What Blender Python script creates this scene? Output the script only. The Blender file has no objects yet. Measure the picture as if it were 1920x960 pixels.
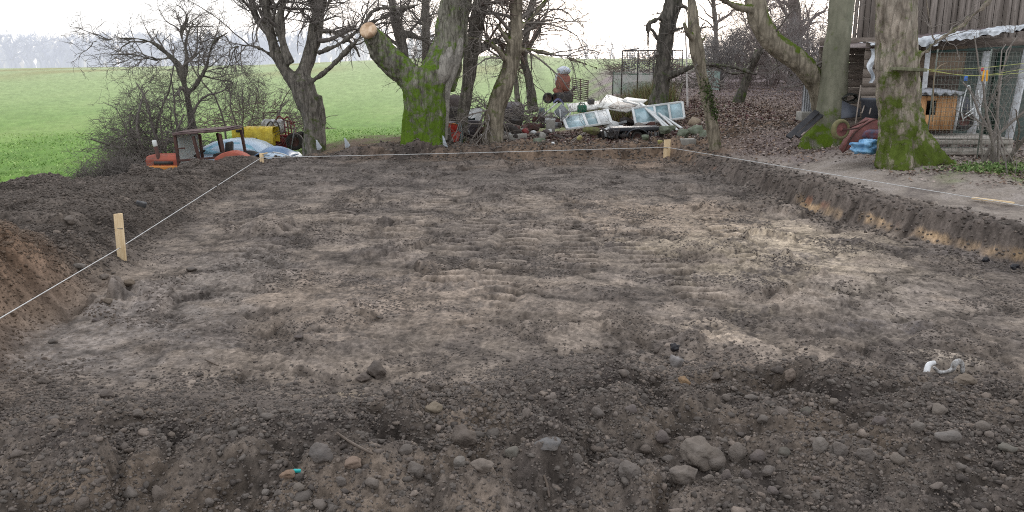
import bpy, math, random
import numpy as np
from mathutils import Matrix, Vector, Euler
SC=bpy.context.scene; COL=SC.collection
PI=math.pi
rng=np.random.default_rng(7); random.seed(7)
F=1507.0; CAMZ=2.2; HY=140.0; PITCH=math.atan((480-HY)/F)

# ------------------------------------------------------------------ numpy noise
def hsh(ix,iy,iz,s):
    h=(ix.astype(np.uint32)*np.uint32(374761393)+iy.astype(np.uint32)*np.uint32(668265263)+iz.astype(np.uint32)*np.uint32(2246822519)+np.uint32((s*3266489917)&0xffffffff))
    h=(h^(h>>np.uint32(13)))*np.uint32(1274126177)
    return h^(h>>np.uint32(16))
def n2(x,y,s=0):
    x=np.asarray(x,np.float32);y=np.asarray(y,np.float32)
    ix=np.floor(x).astype(np.int32);iy=np.floor(y).astype(np.int32)
    fx=x-ix;fy=y-iy;z0=np.zeros_like(ix)
    u=fx*fx*fx*(fx*(fx*6-15)+10);v=fy*fy*fy*(fy*(fy*6-15)+10)
    def g(dx,dy):
        h=hsh(ix+dx,iy+dy,z0,s)
        a=(h&np.uint32(1023)).astype(np.float32)*np.float32(2*PI/1024)
        return np.cos(a)*(fx-dx)+np.sin(a)*(fy-dy)
    a=g(0,0);b=g(1,0);c=g(0,1);d=g(1,1)
    return ((a+(b-a)*u)*(1-v)+(c+(d-c)*u)*v)*1.5
def n3(p,s=0):
    p=np.asarray(p,np.float32);i=np.floor(p).astype(np.int32);f=p-i
    f=f*f*(3-2*f)
    def g(a,b,c): return (hsh(i[:,0]+a,i[:,1]+b,i[:,2]+c,s)&np.uint32(65535)).astype(np.float32)/32768-1
    x,y,z=f[:,0],f[:,1],f[:,2]
    l=lambda a,b,t:a+(b-a)*t
    return l(l(l(g(0,0,0),g(1,0,0),x),l(g(0,1,0),g(1,1,0),x),y),l(l(g(0,0,1),g(1,0,1),x),l(g(0,1,1),g(1,1,1),x),y),z)
def cells(x,y,s,jit=.9):
    """cellular lumps: dome height 0..1, crevice width, random value of the lump"""
    x=np.asarray(x,np.float32);y=np.asarray(y,np.float32); ix=np.floor(x).astype(np.int32);iy=np.floor(y).astype(np.int32); z=np.zeros_like(ix); f1=np.full(x.shape,9,np.float32);f2=f1.copy();v=np.zeros_like(f1)
    for i in (-1,0,1):
        for j in (-1,0,1):
            h=hsh(ix+i,iy+j,z,s); px=ix+i+.5+jit*((h&np.uint32(1023)).astype(np.float32)/1023-.5); py=iy+j+.5+jit*(((h>>np.uint32(10))&np.uint32(1023)).astype(np.float32)/1023-.5)
            d=(x-px)**2+(y-py)**2; c=d<f1; f2=np.where(c,f1,np.minimum(f2,d)); v=np.where(c,((h>>np.uint32(20))&np.uint32(1023)).astype(np.float32)/1023,v); f1=np.where(c,d,f1)
    return np.sqrt(np.clip(1-f1*1.6,0,1)),np.sqrt(f2)-np.sqrt(f1),v
def bil(x,y,s): # rounded lumps with creases, 0..1
    return np.abs(n2(x,y,s))
def ss(a,b,x):
    t=np.clip((x-a)/(b-a),0,1); return t*t*(3-2*t)

# ------------------------------------------------------------------ pixel of the photo -> place
CP,SP=math.cos(PITCH),math.sin(PITCH)
def ray(px,py):
    u=(px-960)/F; v=-(py-480)/F
    return np.array([u,CP+v*SP,-SP+v*CP])
def at(px,py,Y):
    d=ray(px,py); t=Y/d[1]; return np.array([d[0]*t,Y,CAMZ+d[2]*t])
def fl(px,py,z=0.0):
    d=ray(px,py); t=(z-CAMZ)/d[2]; return np.array([d[0]*t,d[1]*t,z])

# ------------------------------------------------------------------ terrain
def edges(x,y):
    xl=np.interp(y,[1,5.9,21.3,40],[-3.0,-3.97,-6.4,-9.5]); xr=np.interp(y,[2,6,9.05,12.2,21.6,40],[9,7.2,5.93,5.0,4.2,2.5])
    w=.22*n2(x*.7,y*.7,91)
    return xl-x+w, x-xr+w*.7, y-21.5+w, 5.55+.35*np.sin(x*.9+.4)-y+w
def base_h(x,y):
    x=np.asarray(x,np.float64);y=np.asarray(y,np.float64)
    dl,dr,db,df=edges(x,y)
    # surrounding country
    yy=np.clip(y-15,0,None)
    hr=.37-.32*ss(13,21,y)*ss(3.5,.3,dr)*ss(30,23,y)+.13*np.clip(dr-.3,0,2)*ss(9,13,y)+.033*np.clip(yy,0,110)+.00015*np.clip(yy,0,45)**2+.0*y
    az=np.arctan2(x,np.maximum(y,1))
    crest=np.interp(az,[-.6,-.3,-.1,.1],[3.3,4.0,5.2,6.0])
    hc=.28-.28*ss(23,33,y)+crest*ss(34,150,y)-.12*ss(-1,-7,x)*ss(20,24,y)
    hl=-.55-.25*ss(-7,-14,x)*ss(30,14,y)+(crest+.55)*ss(20,140,y)
    hl=np.where(y<20,hl+0*y,hl)
    wr=ss(1.5,6.5,x-.02*np.clip(y-22,0,100)); wl=ss(-5.6,-9.5,x)
    wl=wl*ss(150,90,y)+ss(90,150,y)*ss(-5,-40,x)*0
    B=hr*wr+(1-wr)*(hc*(1-wl)+hl*wl)
    B-=1.0*np.exp(-(((x+8.6)/2.6)**2+((y-24)/3.6)**2))
    # inside the dig
    near=ss(4,8,y)
    B0=np.where(y<21.5,np.where(x>0,hr,.3),B)
    out=np.maximum(np.maximum(dl,dr),np.maximum(db,df))
    h=np.zeros_like(B)
    # right cut bank
    kr=ss(-.02,.26,dr)*ss(3.5,6.5,y); kb=ss(-.05,.35,db); kf=ss(-.3,1.5,df); kl=ss(-.12,.75,dl)
    h=h*(1-kr)+hr*kr
    h=h*(1-kb)+np.where(dr>.2,np.maximum(B,0),B)*kb
    # left heap
    crestL=np.interp(y,[2,5,7,8.2,9.2,11,14,16,18.5,20.5,22],[.7,.85,.82,.55,.53,.5,.38,.2,.16,.14,.1])
    wid=np.interp(y,[2,7,9,13,17,21],[2.2,2.0,3.6,3.2,1.4,.9])
    prof=kl*(1-ss(wid,wid+2.2,dl))
    ground_l=np.where(y<23,hl,B)
    hl2=crestL*prof+(1-prof)*ss(wid*.5,wid+1,dl)*ground_l
    m=ss(-.2,.3,dl)*ss(23.5,20.5,y)
    h=h*(1-m)+np.where(kb>0,np.maximum(hl2,B*kb*ss(1.2,.6,dl)+hl2*(1-ss(1.2,.6,dl))),hl2)*m
    # near heap
    fr=.34+.09*n2(x*.5,y*.5,92)+.06*ss(-1,-4,x)-.10*ss(2,.5,df)*ss(1.5,4,x)*0
    hf=kf*fr*(1-.62*ss(1.3,3.0,df)*ss(3.5,.5,x))
    h=np.where(df>-.3,np.maximum(h,hf),h)
    far=ss(22.5,24.5,y)
    return h*(1-far)+B*far
TRACKS=[((-1.6,9.6),(-1.2,15.5)),((-.15,6.9),(.3,16)),((.65,7.6),(.95,14.5)),((-3.4,9.6),(-2.6,14.0)),((1.9,7.6),(1.2,12.5)),((2.8,9.3),(3.4,13)),((-.75,8.3),(-.35,12.2))]
def fine_rough(x,y):
    return ss(-.12,.22,n2(x*1.25+5,y*1.25,17)+.5*n2(x*3.4,y*3.4,18)+.3*n2(x*8,y*8,19))
def fine_h(x,y):
    """small relief of the earth"""
    dl,dr,db,df=edges(x,y)
    out=np.maximum(np.maximum(dl,dr),np.maximum(db,df))
    pit=ss(.15,-.25,out)
    heap=np.clip(ss(-.25,.5,dl)*ss(6.5,4.5,dl)*ss(23,21,y)+ss(-.1,1.0,df)+ss(-.2,.25,db)*ss(3.0,1.2,db),0,1)
    bank=ss(-.25,.1,dr)*ss(1.1,.4,dr)
    rough=np.clip(.55+1.0*n2(x*.55+3,y*.55,11)+.6*n2(x*1.6,y*1.6,12),0.1,1.3)
    flat=ss(1.5,4.5,x)*ss(3.9,3.2,y)*.55    # trodden near right corner
    heapn=heap*(1-flat)
    h=(.05*n2(x*.6,y*.6,1)+.035*n2(x*1.5,y*1.5,2))*(1-.6*pit)
    b1=bil(x*2.3,y*2.3,3);b2=bil(x*5.2+.3*n2(x*6,y*6,77),y*5.2,4);b3=bil(x*11,y*11,5);b4=bil(x*23,y*23,6);b5=bil(x*48,y*48,8)
    ny=y<26; wx=x+.05*n2(x*5,y*5,77)+.02*n2(x*17,y*17,78); wy=y+.05*n2(x*5,y*5,79)+.02*n2(x*17,y*17,80); C1=[np.zeros_like(x) for _ in range(4)]; L=np.zeros_like(x); CR=np.zeros_like(x)
    if ny.any():
        xx,yy=wx[ny],wy[ny]; rg=rough[ny]; q=0;cr=0
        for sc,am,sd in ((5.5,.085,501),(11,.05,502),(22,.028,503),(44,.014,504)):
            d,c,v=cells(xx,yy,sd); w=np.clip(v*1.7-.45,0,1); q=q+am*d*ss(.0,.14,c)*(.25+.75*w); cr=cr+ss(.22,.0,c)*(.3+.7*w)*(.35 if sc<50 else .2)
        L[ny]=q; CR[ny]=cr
    h+=(pit*rough)*(.012*b1+.028*b2*rough+.02*b3+1.75*(L-.06)*(.25+.9*fine_rough(x,y)))
    lum=.6+.8*np.clip(n2(x*.9,y*.9,14)+.4,0,1)
    h+=heapn*lum*(.085*b1+.05*b2+.02*b3+2.0*(L-.085))+heap*flat*(.02*b3+.8*L)
    h+=bank*(.045*n2(x*1.2,y*1.2,15)+.03*b1+.05*b2+.02*b3+1.2*(L-.07))
    jit=(n2(x*75,y*75,88)+.8*n2(x*150,y*150,89))*ny; h+=jit*(.010*heapn+.006*pit*(.4+.6*rough)+.006*bank)
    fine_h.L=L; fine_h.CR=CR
    other=1-np.clip(pit+heap+bank,0,1)
    h+=other*(.012*b2+.012*b3+.006*b4)
    # tyre tracks
    tr=np.zeros_like(x); TL=np.zeros_like(x)
    for k,((x0,y0),(x1,y1)) in enumerate(TRACKS):
        L=math.hypot(x1-x0,y1-y0);ux,uy=(x1-x0)/L,(y1-y0)/L
        s=(x-x0)*ux+(y-y0)*uy; d=(x-x0)*uy-(y-y0)*ux+.12*np.sin(s*.8+k)+.05*n2(s*1.5,s*0+k,21)
        fade=ss(-.3,.4,s)*ss(L+.3,L-.4,s)*np.clip(.75+1.3*n2(x*.9,y*.9,30+k),0,1)
        m=ss(.29,.2,np.abs(d))*fade
        ph=s/.26+.35*np.abs(d)/.25*(1 if k%2 else -1)+.25*n2(x*2.5,y*2.5,40+k)
        w=np.abs(((ph%1)-.5)*2)
        m2=m*(1-.0*tr)
        h=h*(1-.55*m2)+m2*(.09*ss(.3,.7,w)-.06)+ss(.12,.0,np.abs(np.abs(d)-.38))*fade*.02
        tr=np.maximum(tr,m); TL=np.where(m>.05,m*(ss(.3,.7,w)-.55),TL)
    fine_h.TL=TL
    return h*ss(60,24,y), rough, heap, bank, pit, tr
def H(x,y):
    x=np.atleast_1d(np.asarray(x,np.float64));y=np.atleast_1d(np.asarray(y,np.float64))
    return base_h(x,y)+fine_h(x,y)[0]
def gz(x,y): return float(base_h(np.array([x]),np.array([y]))[0])
def G(px,py,Ymin=2.5,Ymax=140):
    d=ray(px,py)
    Y=np.concatenate([np.linspace(Ymin,40,1500),np.linspace(40,Ymax,400)]); t=Y/d[1]; X=d[0]*t; Z=CAMZ+d[2]*t
    k=np.nonzero(Z<H(X,Y))[0]; k=k[0] if len(k) else len(Y)-1
    return np.array([X[k],Y[k],H(X[k],Y[k])[0]])

# ------------------------------------------------------------------ materials
class NT:
    def __init__(s,name):
        s.m=bpy.data.materials.new(name); s.m.use_nodes=True; s.t=s.m.node_tree; s.n=s.t.nodes; s.l=s.t.links
        s.b=s.n['Principled BSDF']; s.out=s.n['Material Output']; s._tc=None
    def add(s,ty,**kw):
        n=s.n.new(ty)
        for k,v in kw.items():
            if hasattr(n,k) and k not in n.inputs: setattr(n,k,v)
            else: s.set(n.inputs[k],v)
        return n
    def set(s,i,v):
        if isinstance(v,bpy.types.NodeSocket): s.l.new(v,i)
        else:
            if isinstance(v,(int,float)) and i.type=='RGBA': v=(v,v,v)
            if isinstance(v,tuple) and len(v)==3 and i.type=='RGBA': v=(*v,1)
            i.default_value=v
    def co(s):
        if not s._tc: s._tc=s.n.new('ShaderNodeTexCoord')
        return s._tc.outputs['Object']
    def noise(s,scale,detail=4,rough=.6,vec=None,dist=0):
        return s.add('ShaderNodeTexNoise',Scale=scale,Detail=detail,Roughness=rough,Distortion=dist,Vector=vec or s.co()).outputs['Fac']
    def ramp(s,fac,*st):
        r=s.n.new('ShaderNodeValToRGB'); s.l.new(fac,r.inputs[0]); e=r.color_ramp.elements
        while len(e)<len(st): e.new(.5)
        for i,(p,c) in enumerate(st):
            e[i].position=p; e[i].color=(c,c,c,1) if isinstance(c,(int,float)) else (*c,1)
        return r.outputs[0]
    def mix(s,fac,a,b,mode='MIX'):
        n=s.n.new('ShaderNodeMix'); n.data_type='RGBA'; n.blend_type=mode; n.clamp_factor=True
        s.set(n.inputs[0],fac); s.set(n.inputs[6],a); s.set(n.inputs[7],b); return n.outputs[2]
    def math(s,op,a,b=0.0):
        n=s.n.new('ShaderNodeMath'); n.operation=op; s.set(n.inputs[0],a); s.set(n.inputs[1],b); return n.outputs[0]
    def stretch(s,sx,sy,sz):
        return s.add('ShaderNodeMapping',Vector=s.co(),Scale=(sx,sy,sz)).outputs[0]
    def bump(s,h,strength=.5,dist=.02,normal=None):
        n=s.add('ShaderNodeBump',Height=h,Strength=strength,Distance=dist)
        if normal: s.l.new(normal,n.inputs['Normal'])
        s.l.new(n.outputs[0],s.b.inputs['Normal']); return n.outputs[0]
    def done(s,color,rough=.9,spec=.2,metal=0.0):
        s.set(s.b.inputs['Base Color'],color); s.set(s.b.inputs['Roughness'],rough); s.b.inputs['Specular IOR Level'].default_value=spec; s.b.inputs['Metallic'].default_value=metal
        return s.m
MC={}
def surf(name,c,c2=None,scale=6,rough=.7,dirt=.35,dirtc=(.09,.075,.06),bump=.15,spec=.3,metal=0.0,st=None):
    """weathered surface: two tones, grime in blotches, fine bump"""
    if name in MC: return MC[name]
    m=NT(name); c2=c2 or tuple(v*.72 for v in c); vec=m.stretch(*st) if st else m.co()
    a=m.mix(m.ramp(m.noise(scale,5,.6,vec),(.35,0.),(.65,1.)),c,c2)
    a=m.mix(m.math('MULTIPLY',m.ramp(m.noise(scale*.6,8,.7,vec,.4),(.42,0.),(.68,1.)),dirt),a,dirtc)
    m.bump(m.noise(scale*5,4,.6,vec),bump,.02)
    MC[name]=m.done(a,rough,spec,metal); return MC[name]
def attrmat(name,rough=.95,bumps=((60,.5,.012),),var=.5,spec=.1,attr='tint'):
    if name in MC: return MC[name]
    m=NT(name); a=m.add('ShaderNodeAttribute',attribute_name=attr).outputs['Color']
    v=m.ramp(m.noise(35,8,.7),(.25,1-var),(.75,1+var*.0+.35*var))
    a=m.mix(1.0,a,v,'MULTIPLY'); nn=None
    for sc,st,d in bumps: nn=m.bump(m.noise(sc,6,.7),st,d,nn)
    MC[name]=m.done(a,rough,spec); return MC[name]

# ------------------------------------------------------------------ mesh building
def mesh_obj(name,V,Fq,mat,parent=None,smooth=False,tint=None,world=True):
    me=bpy.data.meshes.new(name); V=np.asarray(V,np.float32).reshape(-1,3)
    if parent is not None and world: V=V-np.array(parent.location,np.float32)
    if isinstance(Fq,np.ndarray):
        k=Fq.shape[1]; n=len(Fq); li=Fq.reshape(-1).astype(np.int32); ls=np.arange(0,n*k,k,dtype=np.int32)
    else:
        n=len(Fq); lens=np.array([len(f) for f in Fq],np.int32); li=np.fromiter((i for f in Fq for i in f),np.int32); ls=np.concatenate([[0],np.cumsum(lens)[:-1]]).astype(np.int32)
    me.vertices.add(len(V)); me.vertices.foreach_set('co',V.reshape(-1)); me.loops.add(len(li)); me.loops.foreach_set('vertex_index',li)
    me.polygons.add(n); me.polygons.foreach_set('loop_start',ls)
    if smooth: me.polygons.foreach_set('use_smooth',np.ones(n,bool))
    me.update(calc_edges=True); me.validate()
    if tint is not None:
        ca=me.color_attributes.new('tint','FLOAT_COLOR','POINT'); t=np.ones((len(V),4),np.float32); t[:,:3]=tint; ca.data.foreach_set('color',t.reshape(-1))
    me.materials.append(mat); o=bpy.data.objects.new(name,me); COL.objects.link(o)
    if parent is not None: o.parent=parent
    return o
def tag(o,label=None,cat=None,group=None,kind=None):
    if label: o['label']=label
    if cat: o['category']=cat
    if group: o['group']=group
    if kind: o['kind']=kind
    return o
def thing(name,label,cat,loc,rz=0.0,group=None,rot=None):
    o=bpy.data.objects.new(name,None); o.empty_display_size=.1; COL.objects.link(o); o.location=loc; o.rotation_euler=rot or (0,0,rz); return tag(o,label,cat,group)
def catmull(P,n):
    P=np.asarray(P,float)
    if len(P)<3:
        t=np.linspace(0,1,n)[:,None]; return P[0]*(1-t)+P[-1]*t
    Q=np.vstack([2*P[0]-P[1],P,2*P[-1]-P[-2]]); out=[]
    for u in np.linspace(0,len(P)-1-1e-9,n):
        i=int(u);f=u-i;a,b,c,d=Q[i:i+4]
        out.append(.5*((2*b)+(-a+c)*f+(2*a-5*b+4*c-d)*f*f+(-a+3*b-3*c+d)*f**3))
    return np.array(out)
def tubes(P,R,S,cap=True):
    """P (N,K,3) R (N,K): one tube per row"""
    N,K,_=P.shape
    T=np.gradient(P,axis=1); T/=np.linalg.norm(T,axis=2,keepdims=True)+1e-9
    up=np.where(np.abs(T[:,:1,2:3]).mean(1,keepdims=True)>.8,np.array([1.,0,0]),np.array([0,0,1.]))
    A=np.cross(T,np.broadcast_to(up,T.shape)); A/=np.linalg.norm(A,axis=2,keepdims=True)+1e-9
    B=np.cross(T,A); an=np.arange(S)*2*PI/S
    V=P[:,:,None,:]+R[:,:,None,None]*(np.cos(an)[None,None,:,None]*A[:,:,None,:]+np.sin(an)[None,None,:,None]*B[:,:,None,:])
    idx=np.arange(N*K*S).reshape(N,K,S)
    a=idx[:,:-1,:];b=np.roll(a,-1,2);c=idx[:,1:,:];d=np.roll(c,-1,2)
    Fq=np.stack([a,b,d,c],-1).reshape(-1,4)
    return V.reshape(-1,3),Fq
class MB:
    def __init__(s): s.V=[];s.F=[];s.n=0
    def raw(s,V,Fs,M=None):
        V=np.asarray(V,float).reshape(-1,3)
        if M is not None:
            M=np.array(M); V=V@M[:3,:3].T+M[:3,3]
        s.V.append(V); s.F+= [tuple(int(i)+s.n for i in f) for f in Fs]; s.n+=len(V); return s
    def box(s,c,d,rot=None,taper=1.0):
        x,y,z=[v/2 for v in d]; t=taper
        V=[(-x,-y,-z),(x,-y,-z),(x,y,-z),(-x,y,-z),(-x*t,-y*t,z),(x*t,-y*t,z),(x*t,y*t,z),(-x*t,y*t,z)]
        M=Matrix.Translation(Vector(c))
        if rot is not None: M=M@(rot.to_matrix().to_4x4() if isinstance(rot,Euler) else rot)
        return s.raw(V,[(0,3,2,1),(4,5,6,7),(0,1,5,4),(1,2,6,5),(2,3,7,6),(3,0,4,7)],M)
    def bar(s,a,b,w,d=None,roll=0.0):
        """square bar from a to b"""
        a=Vector(a);b=Vector(b);L=(b-a).length; q=(b-a).to_track_quat('Z','Y').to_matrix().to_4x4()
        return s.box((a+b)/2,(w,d or w,L),q@Matrix.Rotation(roll,4,'Z'))
    def tube(s,pts,r,S=8,n=None,cap=True):
        P=catmull(pts,n or max(2,len(pts)*(1 if len(pts)<3 else 4))); K=len(P)
        R=np.interp(np.linspace(0,1,K),np.linspace(0,1,len(r)),r) if hasattr(r,'__len__') else np.full(K,r)
        V,Fq=tubes(P[None],R[None],S); Fs=[tuple(f) for f in Fq]
        if cap: Fs+=[tuple(range(S))[::-1],tuple(range((K-1)*S,K*S))]
        return s.raw(V,Fs)
    def lathe(s,prof,S=20,M=None,cap=True):
        K=len(prof); an=np.arange(S)*2*PI/S
        V=[(r*math.cos(a),r*math.sin(a),z) for r,z in prof for a in an]; Fs=[]
        for k in range(K-1):
            for j in range(S): Fs.append((k*S+j,k*S+(j+1)%S,(k+1)*S+(j+1)%S,(k+1)*S+j))
        if cap: Fs+=[tuple(range(S))[::-1],tuple(range((K-1)*S,K*S))]
        return s.raw(V,Fs,M)
    def prism(s,poly,th,M=None):
        """outline in local xz, thickness along y"""
        n=len(poly); V=[(x,-th/2,z) for x,z in poly]+[(x,th/2,z) for x,z in poly]
        Fs=[tuple(range(n)),tuple(range(n,2*n))[::-1]]+[(i,n+i,n+(i+1)%n,(i+1)%n) for i in range(n)]
        return s.raw(V,Fs,M)
    def sheet(s,f,nu,nv,th=0.0):
        V=[f(i/nu,j/nv) for i in range(nu+1) for j in range(nv+1)]; w=nv+1
        Fs=[(i*w+j,(i+1)*w+j,(i+1)*w+j+1,i*w+j+1) for i in range(nu) for j in range(nv)]
        return s.raw(V,Fs)
    def blob(s,c,r,seed=0,amp=.3,sub=3,freq=1.6,M=None,facets=False):
        V,Fs=ico(sub); k=1+amp*n3(V*freq+seed*7.3,seed)+amp*.4*n3(V*freq*2.7+seed,seed+1)
        if facets: V=facet(V,seed)
        V=V*k[:,None]*np.array(r if hasattr(r,'__len__') else (r,r,r))
        if M is not None: V=V@np.array(M.to_3x3()).T
        return s.raw(V+np.array(c),Fs)
    def build(s,name,mat,parent=None,smooth=False,bevel=0,world=True,tint=None,solid=0):
        o=mesh_obj(name,np.concatenate(s.V),s.F,mat,parent,smooth,tint,world)
        if solid:
            m=o.modifiers.new('t','SOLIDIFY'); m.thickness=solid; m.offset=0
        if bevel:
            m=o.modifiers.new('b','BEVEL'); m.width=bevel; m.segments=2; m.limit_method='ANGLE'
        return o
def facet(V,seed,n=10,lo=.62,hi=.95):
    r=np.random.default_rng(seed+1000); N=r.normal(size=(n,3)); N/=np.linalg.norm(N,axis=1,keepdims=True)
    U=V/np.linalg.norm(V,axis=1,keepdims=True); k=np.ones(len(V))
    for q,d in zip(N,r.uniform(lo,hi,n)):
        c=U@q; k=np.where(c>.05,np.minimum(k,d/np.maximum(c,.05)),k)
    return U*k[:,None]
_ico={}
def ico(sub):
    if sub not in _ico:
        import bmesh
        bm=bmesh.new(); bmesh.ops.create_icosphere(bm,subdivisions=sub,radius=1); bm.verts.ensure_lookup_table()
        _ico[sub]=(np.array([v.co[:] for v in bm.verts]),[tuple(v.index for v in f.verts) for f in bm.faces]); bm.free()
    return _ico[sub]
# ------------------------------------------------------------------ camera, light, sky
cam=bpy.data.cameras.new('camera'); co=bpy.data.objects.new('camera',cam); COL.objects.link(co)
co.location=(0,0,CAMZ); co.rotation_euler=(PI/2-PITCH,0,0); cam.sensor_width=36; cam.lens=36*F/1920; cam.clip_end=3000; SC.camera=co
SUN_AZ,SUN_EL=math.radians(12),math.radians(14)
w=bpy.data.worlds.new('World'); SC.world=w; w.use_nodes=True; nt=w.node_tree; nt.nodes.clear()
N=nt.nodes.new; L=nt.links.new
sky=N('ShaderNodeTexSky'); sky.sky_type='NISHITA'; sky.sun_disc=False; sky.sun_elevation=SUN_EL; sky.sun_rotation=SUN_AZ; sky.dust_density=1.5; sky.air_density=1.2
b1=N('ShaderNodeBackground'); b1.inputs[1].default_value=.05; hs=N('ShaderNodeHueSaturation'); hs.inputs['Saturation'].default_value=.35; L(sky.outputs[0],hs.inputs['Color']); L(hs.outputs[0],b1.inputs[0])
tc=N('ShaderNodeTexCoord'); sx=N('ShaderNodeSeparateXYZ'); L(tc.outputs['Generated'],sx.inputs[0])
rp=N('ShaderNodeValToRGB'); L(sx.outputs[2],rp.inputs[0]); e=rp.color_ramp.elements
e[0].position=0;e[0].color=(.60,.62,.68,1);e[1].position=1;e[1].color=(.96,1.0,1.07,1)
x=e.new(.06);x.color=(.665,.675,.705,1); x=e.new(.16);x.color=(.75,.755,.77,1); x=e.new(.4);x.color=(.95,.97,1.01,1)
# warm glow round the hidden sun
vd=N('ShaderNodeVectorMath'); vd.operation='DOT_PRODUCT'; L(tc.outputs['Generated'],vd.inputs[0]); vd.inputs[1].default_value=(math.sin(SUN_AZ)*math.cos(SUN_EL),math.cos(SUN_AZ)*math.cos(SUN_EL),math.sin(SUN_EL))
mr=N('ShaderNodeMapRange'); L(vd.outputs['Value'],mr.inputs[0]); mr.inputs[1].default_value=.80; mr.inputs[2].default_value=1.0; mr.interpolation_type='SMOOTHSTEP'
mx=N('ShaderNodeMix'); mx.data_type='RGBA'; mx.blend_type='ADD'; L(mr.outputs[0],mx.inputs[0]); L(rp.outputs[0],mx.inputs[6]); mx.inputs[7].default_value=(.17,.09,.05,1)
b2=N('ShaderNodeBackground'); b2.inputs[1].default_value=1.3; L(mx.outputs[2],b2.inputs[0])
ad=N('ShaderNodeAddShader'); L(b1.outputs[0],ad.inputs[0]); L(b2.outputs[0],ad.inputs[1]); wo=N('ShaderNodeOutputWorld'); L(ad.outputs[0],wo.inputs[0])
sl=bpy.data.lights.new('sun','SUN'); sl.energy=.9; sl.angle=math.radians(18); sl.color=(1,.93,.85); so=bpy.data.objects.new('sun',sl); COL.objects.link(so)
so.rotation_euler=Vector((-math.sin(SUN_AZ)*math.cos(SUN_EL),-math.cos(SUN_AZ)*math.cos(SUN_EL),-math.sin(SUN_EL))).to_track_quat('-Z','Y').to_euler()
vs=SC.view_settings; vs.view_transform='Standard'; vs.look='None'; vs.exposure=0; vs.gamma=1
SC.cycles.use_denoising=False; SC.cycles.sample_clamp_indirect=2; SC.cycles.sample_clamp_direct=4; SC.cycles.pixel_filter_type='BLACKMAN_HARRIS'; SC.cycles.filter_width=1.05; SC.cycles.max_bounces=6; SC.cycles.diffuse_bounces=3; SC.cycles.transparent_max_bounces=8

# ------------------------------------------------------------------ the ground, one fan of dense mesh
def srgb(*c): return np.array([(v/255/12.92 if v<10 else ((v/255+.055)/1.055)**2.4) for v in c])
OX,OY=0.0,-3.0
nu=1500; rr=np.concatenate([np.geomspace(4.4,27,1150),np.geomspace(27,420,190)[1:],[600,900,1500]]); th=np.tan(np.linspace(-math.atan(.95),math.atan(.95),nu))
Yg=rr[:,None]*np.ones(nu)+OY; Xg=rr[:,None]*th[None,:]+OX
xs,ys=Xg.reshape(-1),Yg.reshape(-1)
hb=base_h(xs,ys); fh,rough,heap,bank,pit,track=fine_h(xs,ys); zs=hb+fh
zs=np.where(ys>430,zs-(ys-430)*.03,zs)
dl,dr,db,df=edges(xs,ys)
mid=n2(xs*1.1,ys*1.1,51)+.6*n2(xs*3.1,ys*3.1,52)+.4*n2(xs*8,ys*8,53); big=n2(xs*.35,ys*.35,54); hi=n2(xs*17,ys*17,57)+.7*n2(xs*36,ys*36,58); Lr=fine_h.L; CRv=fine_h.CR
def lerp(C,c,k): return C*(1-k[:,None])+np.asarray(c)[None]*k[:,None]
C=np.tile(srgb(98,89,81),(len(xs),1))
C=lerp(C,srgb(128,115,102),np.clip(.45*mid+.1,0,.7)); C=lerp(C,srgb(66,61,59),np.clip(-.55*mid+.05,0,.8))
RG=fine_rough(xs,ys); C=lerp(C,srgb(120,110,100),(1-RG)*.18); C=lerp(C,srgb(76,70,66),RG*.38)
C=lerp(C,srgb(72,67,64),ss(13,17,ys)*.65*np.clip(1+mid,.3,1))
def patch(px,py,wx,wy,c,k,sd):
    global C
    p=fl(px,py); D=p[1]; a=wx*D/F; b=wy*D*D/(CAMZ*F)*1.02
    q=np.sqrt(((xs-p[0])/a)**2+((ys-p[1])/b)**2)+.45*n2(xs*1.3,ys*1.3,sd)+.3*n2(xs*4,ys*4,sd+1)
    C=lerp(C,srgb(*c),ss(1.2,.4,q+.5*(mid-.1))*k*np.clip(.75+.9*mid+.6*hi,.0,1.1).clip(0,1))
patch(1440,465,250,75,(156,142,122),.55,201); patch(1480,440,90,22,(168,152,130),.4,203); patch(1350,628,70,36,(164,148,130),.6,205)
patch(1780,688,80,26,(150,138,124),.6,209); patch(640,745,110,12,(142,128,110),.6,211)
patch(1250,400,180,40,(140,124,108),.6,213); patch(700,560,380,70,(132,117,103),.45,215); patch(1650,560,260,60,(122,113,104),.5,217)
patch(230,620,220,100,(108,103,100),.45,219); patch(430,520,150,60,(108,102,97),.5,223); patch(860,742,60,14,(92,92,96),.9,225)
patch(650,480,110,22,(62,57,54),.6,227); patch(1180,560,90,24,(66,61,58),.7,229); patch(1640,620,120,14,(78,74,76),.6,231); patch(1740,530,150,60,(98,90,84),.5,233)
patch(1640,880,200,40,(118,108,100),.5,235); patch(1800,470,100,30,(92,86,84),.6,237); patch(1440,700,200,25,(120,106,94),.5,239)
# heaps: dark humus, brown crumbs
C=lerp(C,srgb(82,74,67),heap*.75); C=lerp(C,srgb(64,58,55),heap*np.clip(-mid*.8,0,.8)); C=lerp(C,srgb(106,92,78),heap*np.clip(mid*.6-.05,0,.6))
C=lerp(C,srgb(106,86,70),heap*ss(-3.0,-4.6,xs)*ss(9.0,7.4,ys)*ss(4.5,6.0,ys)*.85)
C=lerp(C,srgb(84,77,71),heap*ss(8.4,9.6,ys)*ss(-3,-5,xs)*.7)
C=lerp(C,srgb(68,63,61),ss(-.2,.1,db)*ss(1.9,.9,db)*.9)
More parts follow.
